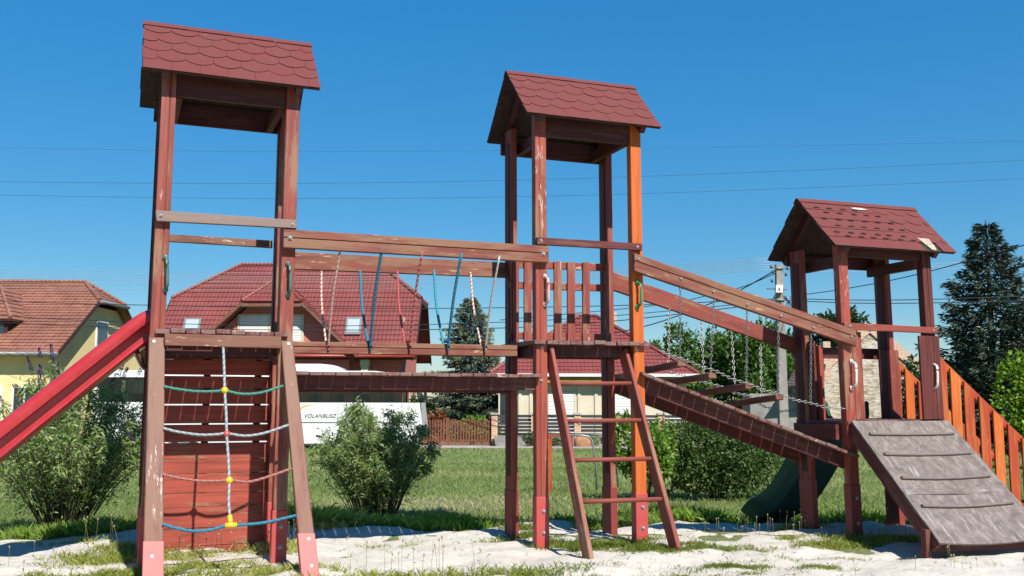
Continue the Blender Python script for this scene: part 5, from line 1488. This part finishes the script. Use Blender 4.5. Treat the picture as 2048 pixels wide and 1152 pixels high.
def bushy(name, label, px, D, py_base, W_, H, nst, nl, ll, lw, mat, flowers=0, seed=1, top_w=1.0, group=None, dry=.3, squat=1.0, cat='bush', base_r=.2):
    """arching multi-stem shrub: stems from a narrow base, long leaves in pairs along them, flower spikes at the tips"""
    rr = random.Random(seed); S = SX(px, D); c = W(S, D, 0); zb_ = ground(c[0], c[1])
    root = empty(name, (c[0], c[1], zb_)); tag(root, label, cat, group)
    m = MB(); LP = []; LD = []; FL = []
    for i in range(nst):
        a = rr.uniform(0, 6.283); q = rr.random()**.6; r_ = W_*q*top_w; h = H*(1-.45*q*q)*rr.uniform(.72, 1.05)
        h = H*(1-.30*q*q)*rr.uniform(.55, 1.12)
        b = np.array([c[0]+math.cos(a)*base_r*q, c[1]+math.sin(a)*base_r*q, zb_-.03])
        t = np.array([c[0]+math.cos(a)*r_, c[1]+math.sin(a)*r_*squat, zb_+h])
        mid = b*.5+t*.5+np.array([0, 0, h*.18*q]); tip = t+np.array([math.cos(a)*r_*.10, math.sin(a)*r_*.10, -h*.10*q])
        P = catmull([b, mid, t, tip], 7); m.tube(P, .0055, 4, True, .0018)
        k0 = int(len(P)*(.22 if q > .55 else .3))
        for j in range(nl):
            f = (j+rr.random())/nl; ii = k0+f*(len(P)-1-k0); i0 = min(int(ii), len(P)-2); p = P[i0]+(P[i0+1]-P[i0])*(ii-i0); d = P[i0+1]-P[i0]; d = d/(np.linalg.norm(d)+1e-9)
            # side twig offsets give clumps
            of = np.array([rr.gauss(0, .075), rr.gauss(0, .075), rr.gauss(0, .06)])*(1.25-f)*W_
            LP.append(p+of); v = np.array([rr.gauss(0, 1), rr.gauss(0, 1), rr.gauss(0, .6)]); v = v/np.linalg.norm(v)+d*.55; LD.append(v)
        if rr.random() < flowers: FL.append((P[-1], P[-1]-P[-2], rr.random() < dry))
    m.build('stems', M['stem'], root)
    n = len(LP); leaf_obj('foliage', M[mat], LP, LD, rnd(n, ll*.6, ll*1.25), rnd(n, lw*.7, lw*1.2), root, droop=.18)
    for p, d, dr in FL:
        d = d/np.linalg.norm(d); d = d*.8+np.array([0, 0, .5]); d /= np.linalg.norm(d); L = rr.uniform(.07, .13); k = 90
        t = rng.random(k); a = rnd(k, 0, 6.28); r0 = .014*(1-t*.75)
        b1 = np.cross(d, [0, 0, 1.0]); b1 /= np.linalg.norm(b1)+1e-9; b2 = np.cross(d, b1)
        off = np.cos(a)[:, None]*b1+np.sin(a)[:, None]*b2
        leaf_obj('flower_spike', M['flower_dry' if dr else 'flower'], p+d*(t*L)[:, None]+off*r0[:, None]*.3, off+d*.4, rnd(k, .008, .014), rnd(k, .006, .009), root)
    return root
LB = bushy('butterfly_bush', 'leggy butterfly bush with purple flower spikes at left behind the red slide', 142, 8.85, 1050, .78, 1.28, 165, 100, .066, .014, 'buddleia', .16, 3, base_r=.16, cat='shrub', dry=.4)
tall_spikes(LB, 8.85, [(76, 716), (50, 742), (70, 757), (112, 748), (142, 722), (232, 752), (246, 760), (284, 750), (28, 790), (8, 812), (168, 778), (205, 775), (125, 775), (60, 800)], 5)
MBU = bushy('butterfly_bush', 'dense butterfly bush under the flat bridge in front of the coach', 756, 10.5, 1010, .64, 1.12, 160, 110, .062, .013, 'buddleia', .02, 5, base_r=.2, cat='shrub', dry=.8)

def blob(name, label, px, D, rx, ry, H, n, ll, lw, mat, seed=1, lumps=9, cat='bush', zoff=0, ub=.6, trunk=True, base=.05, group=None):
    """dense shrub: leaves on and inside several overlapping lobes"""
    rr = np.random.default_rng(seed); S = SX(px, D); c = W(S, D, 0); zb_ = ground(c[0], c[1])+zoff
    root = empty(name, (c[0], c[1], zb_)); tag(root, label, cat, group); P = []; Dn = []; lr = []
    for i in range(lumps):
        a = rr.uniform(0, 6.28); q = rr.uniform(.1, .75); s_ = rr.uniform(.34, .6)
        cc = np.array([math.cos(a)*rx*q, math.sin(a)*ry*q, H*rr.uniform(.3, .72)]); rad = np.array([rx*s_, ry*s_, H*s_*.62])
        k = int(n/lumps); v = unit(rr.normal(size=(k, 3))); rdi = rr.uniform(.55, 1.06, k)[:, None]**.5; tint = rr.normal(0, .12)
        P.append(cc+v*rad*rdi*(1+.12*np.sin(v[:, :1]*9+i)*np.cos(v[:, 2:]*7))); Dn.append(v+rr.normal(size=(k, 3))*.8); lr.append(np.clip(rr.normal(.5, .22, k)+tint, 0, 1))
    P = np.concatenate(P); Dn = np.concatenate(Dn); lr = np.concatenate(lr); P[:, 2] = np.maximum(P[:, 2], base+rr.random(len(P))*.1)
    # turn to the street frame
    R_ = np.array([RT0, F0, [0, 0, 1.0]]); P = P @ R_+np.array([c[0], c[1], zb_])
    m = MB()
    for i in range(10):
        a = i*.63; m.tube([(c[0]+.05*math.cos(a), c[1]+.05*math.sin(a), zb_-.05), tuple(np.array([c[0], c[1], zb_])+np.array([math.cos(a)*rx*.4, math.sin(a)*ry*.4, H*.6]))], .012*max(1, H), 5, True, .004)
    m.build('stems', M['bark'], root)
    leaf_obj('foliage', M[mat], P, Dn, rr.uniform(ll*.6, ll*1.25, len(P)), rr.uniform(lw*.7, lw*1.2, len(P)), root, up_bias=ub, lr=lr)
    return root
blob('dense_shrub', 'dark dense shrub under the sloping bridge', 1430, 13.4, 1.0, .7, 1.12, 21000, .05, .03, 'hedge', 4, 12)
blob('leafy_shrub', 'lighter green broad leaved shrub behind the ladder, left of the dark shrub', 1285, 13.0, .40, .40, 1.08, 4200, .085, .042, 'lush', 9, 8)
blob('leafy_shrub', 'bright yellow green bush at the right edge behind the orange railing', 2085, 24, 1.05, .9, 3.1, 12000, .13, .075, 'bright', 6, 12)
blob('flower_shrub', 'small red and green shrub above the left end of the picket fence', 872, 41, .55, .3, 1.8, 2600, .13, .07, 'redleaf', 2, 6)
blob('garden_shrub', 'green garden shrub behind the picket fence below the spruce', 945, 41.5, 1.3, .4, 1.3, 3000, .13, .07, 'lush', 12, 6)
blob('garden_shrub', 'green shrub in the gap right of the coach', 842, 47, .9, .5, 2.2, 2600, .15, .09, 'walnut', 13, 6)
for i, (x, mt, lb) in enumerate(((1062, 'hedge', 'low grey green plant by the second brick pillar'), (1110, 'hedge', 'low grey green plant left of the third brick pillar'), (1172, 'lush', 'low green plant right of the third brick pillar'), (1222, 'hedge', 'low plant left of the fourth brick pillar'))):
    blob('border_plant', lb, x, 38.95, .5, .12, .62, 1100, .08, .04, mt, 20+i, 4, cat='plant')
for i, (x, lb) in enumerate(((1092, 'small orange brown boulder in the border by the slat fence, left one'), (1166, 'orange brown rock pile in the border by the slat fence, right one'))):
    m = MB(); c = W(SX(x, 38.85), 38.85, GZ+.2); m.ball(c, .2 if i == 0 else .34, 8, (1.2, .6, 1.1 if i == 0 else 1.35)); rk = m.build('border_rock', M.setdefault('rock', plain('orange_brown_rock', (.40, .20, .10), .9, 0, .35, 5))); tag(rk, lb, 'rock')

def tree(name, label, px, D, z0, rx, ry, H, crown0, n, ll, mat, seed, lumps=22, trunk_r=.18, group=None):
    rr = np.random.default_rng(seed); c = W(SX(px, D), D, 0); root = empty(name, (c[0], c[1], z0)); tag(root, label, 'tree', group)
    m = MB(); m.tube([(c[0], c[1], z0-.1), (c[0]+.1, c[1], z0+crown0*.6), (c[0], c[1]+.1, z0+H*.7)], trunk_r, 8, True, trunk_r*.3)
    P = []; Dn = []; lr = []
    for i in range(lumps):
        a = rr.uniform(0, 6.28); q = rr.random()**.6*.8; zz = rr.uniform(.12, .86); wz = math.sin(math.pi*min(1, zz*.9+.12))**.6
        cc = np.array([math.cos(a)*rx*q*wz, math.sin(a)*ry*q*wz, crown0+(H-crown0)*zz]); s_ = rr.uniform(.20, .34)
        e = np.array([c[0], c[1], z0])+RT0*cc[0]+F0*cc[1]+np.array([0, 0, cc[2]])
        m.tube([(c[0], c[1], z0+cc[2]*.55), tuple(e)], trunk_r*.3, 5, True, .02)
        k = int(n/lumps); v = unit(rr.normal(size=(k, 3))); rd = rr.uniform(.25, 1.1, k)[:, None]**.6
        P.append(cc+v*np.array([rx*s_, ry*s_, (H-crown0)*s_*.62])*rd*(1+.2*np.sin(v[:, :1]*8+i))); Dn.append(v+rr.normal(size=(k, 3))*.8); lr.append(np.clip(rr.normal(.5, .22, k)+rr.normal(0, .1), 0, 1))
    m.build('trunk', M['bark'], root)
    P = np.concatenate(P) @ np.array([RT0, F0, [0, 0, 1.0]])+np.array([c[0], c[1], z0])
    leaf_obj('crown', M[mat], P, np.concatenate(Dn), rr.uniform(ll*.6, ll*1.3, len(P)), rr.uniform(ll*.35, ll*.65, len(P)), root, up_bias=.5, lr=np.concatenate(lr))
GB = 'broadleaf trees beyond the street'
tree('broadleaf_tree', 'broad green tree left of the utility pole, behind the bungalow', 1395, 56, GZ, 3.2, 2.6, 6.2, .3, 14000, .30, 'walnut', 31, 26)
tree('broadleaf_tree', 'green tree directly behind the utility pole', 1530, 54, GZ, 2.8, 2.4, 6.3, .3, 12000, .30, 'walnut', 32, 24)
tree('broadleaf_tree', 'lower green tree left of the broad tree, at the bungalow roof edge', 1330, 60, GZ, 1.6, 1.6, 5.6, .5, 5000, .28, 'walnut', 33, 12)
tree('broadleaf_tree', 'distant round topped tree rising behind the stone barn', 1690, 85, GZ, 3.4, 3, 10.2, 3.5, 9000, .42, 'farleaf', 34, 18)
tree('broadleaf_tree', 'small distant tree between the utility pole and the stone barn', 1600, 75, GZ, 1.7, 1.5, 7.0, 2, 4000, .36, 'farleaf', 35, 10)
tree('broadleaf_tree', 'dark tree mass low behind the spruce at right', 1960, 45, GZ, 4.2, 2.5, 4.4, .2, 9000, .28, 'farleaf', 36, 18)

def spruce(name, label, px, D, py_top, wid, mats, seed, n_wh=26, gold=0.0, droop=.35, dens=1.0, z0=GZ, bare=0.0):
    rr = random.Random(seed); c = W(SX(px, D), D, z0); ztop = ZY(py_top, D, px); H = ztop-z0; root = empty(name, c); tag(root, label, 'tree')
    m = MB(); m.tube([tuple(c), (c[0], c[1], z0+H*.6), (c[0], c[1], ztop)], .16, 8, True, .02)
    P = []; Dn = []; G = []; GD = []
    for w in range(n_wh):
        f = (w+.3)/n_wh; z = z0+H*(.05+.95*f); R0 = wid*((1-f)**.72)*(1+.16*math.sin(w*2.1+seed))+.12
        nb = max(5, int(13*(1-f*.45)))
        for b in range(nb):
            a = b*6.283/nb+w*1.3+rr.uniform(-.25, .25); L = R0*rr.uniform(.55, 1.18); dv = np.array([math.cos(a), math.sin(a), 0]); pts = []
            for s_ in range(7):
                t = s_/6; pts.append(np.array([c[0], c[1], z])+dv*L*t+np.array([0, 0, -droop*L*t+.30*L*t*t]))
            if L > .4: m.tube(pts, .028*(1-f)+.008, 4, True, .004)
            nn2 = int((26+L*46)*dens)
            for q in range(nn2):
                t = rr.random()**.65; i0 = min(5, int(t*6)); p = pts[i0]+(pts[i0+1]-pts[i0])*(t*6-i0); side = np.array([-dv[1], dv[0], 0])*rr.choice((-1, 1))
                tw = rr.uniform(.0, .30)*L*(1.15-t)*.9+.03; hang = -rr.uniform(0, .16)
                pp = p+side*tw+dv*tw*.35+np.array([0, 0, hang]); d = dv*.7+side*rr.uniform(.1, .9)+np.array([0, 0, rr.uniform(-.6, .35)])
                tipf = t > .72
                if tipf and rr.random() < gold*(.15+1.1*f): G.append(pp); GD.append(d)
                else: P.append(pp); Dn.append(d)
    m.build('trunk', M['bark'], root)
    s0 = .010*D*.45
    leaf_obj('needles', M[mats], P, Dn, rnd(len(P), .13, .28), rnd(len(P), .035, .075), root, up_bias=.8)
    if G: leaf_obj('new_growth', M['goldspruce'], G, GD, rnd(len(G), .10, .2), rnd(len(G), .03, .06), root, up_bias=.8)
    return root
spruce('spruce_tree', 'blue grey spruce with yellowish top beyond the picket fence', 940, 47, 590, 2.75, 'bluespruce', 41, 30, 1.1, .42, 1.3)
spruce('spruce_tree', 'tall dark spruce at the right edge, crossed by overhead wires', 1990, 33, 440, 2.75, 'spruce', 42, 32, .0, .30, 1.15)
spruce('spruce_tree', 'second dark spruce cut off by the right edge of the picture', 2110, 34, 470, 2.0, 'bluespruce', 43, 26, .0, .30, .8)

# dry leaf bits, twigs and bark crumbs scattered on the sand
n = 1500; X = rnd(n, -2.6, 9); Y = rnd(n, -2.4, 1.9); k = np.array([y < sand_edge(x)-.15 for x, y in zip(X, Y)]); X, Y = X[k], Y[k]; n = len(X)
P = np.stack([X, Y, vlin(X, Y, sand_z)+.004], 1); a = rnd(n, 0, 6.28)
M['litter'] = m_leaf('dry_litter', [(0, (.05, .035, .02)), (.6, (.16, .12, .07)), (1, (.30, .26, .16))], .0)
o = leaf_obj('leaf_litter', M['litter'], P, np.stack([np.cos(a), np.sin(a), rnd(n, -.05, .25)], 1), rnd(n, .008, .045), rnd(n, .0025, .008)); o['kind'] = 'stuff'
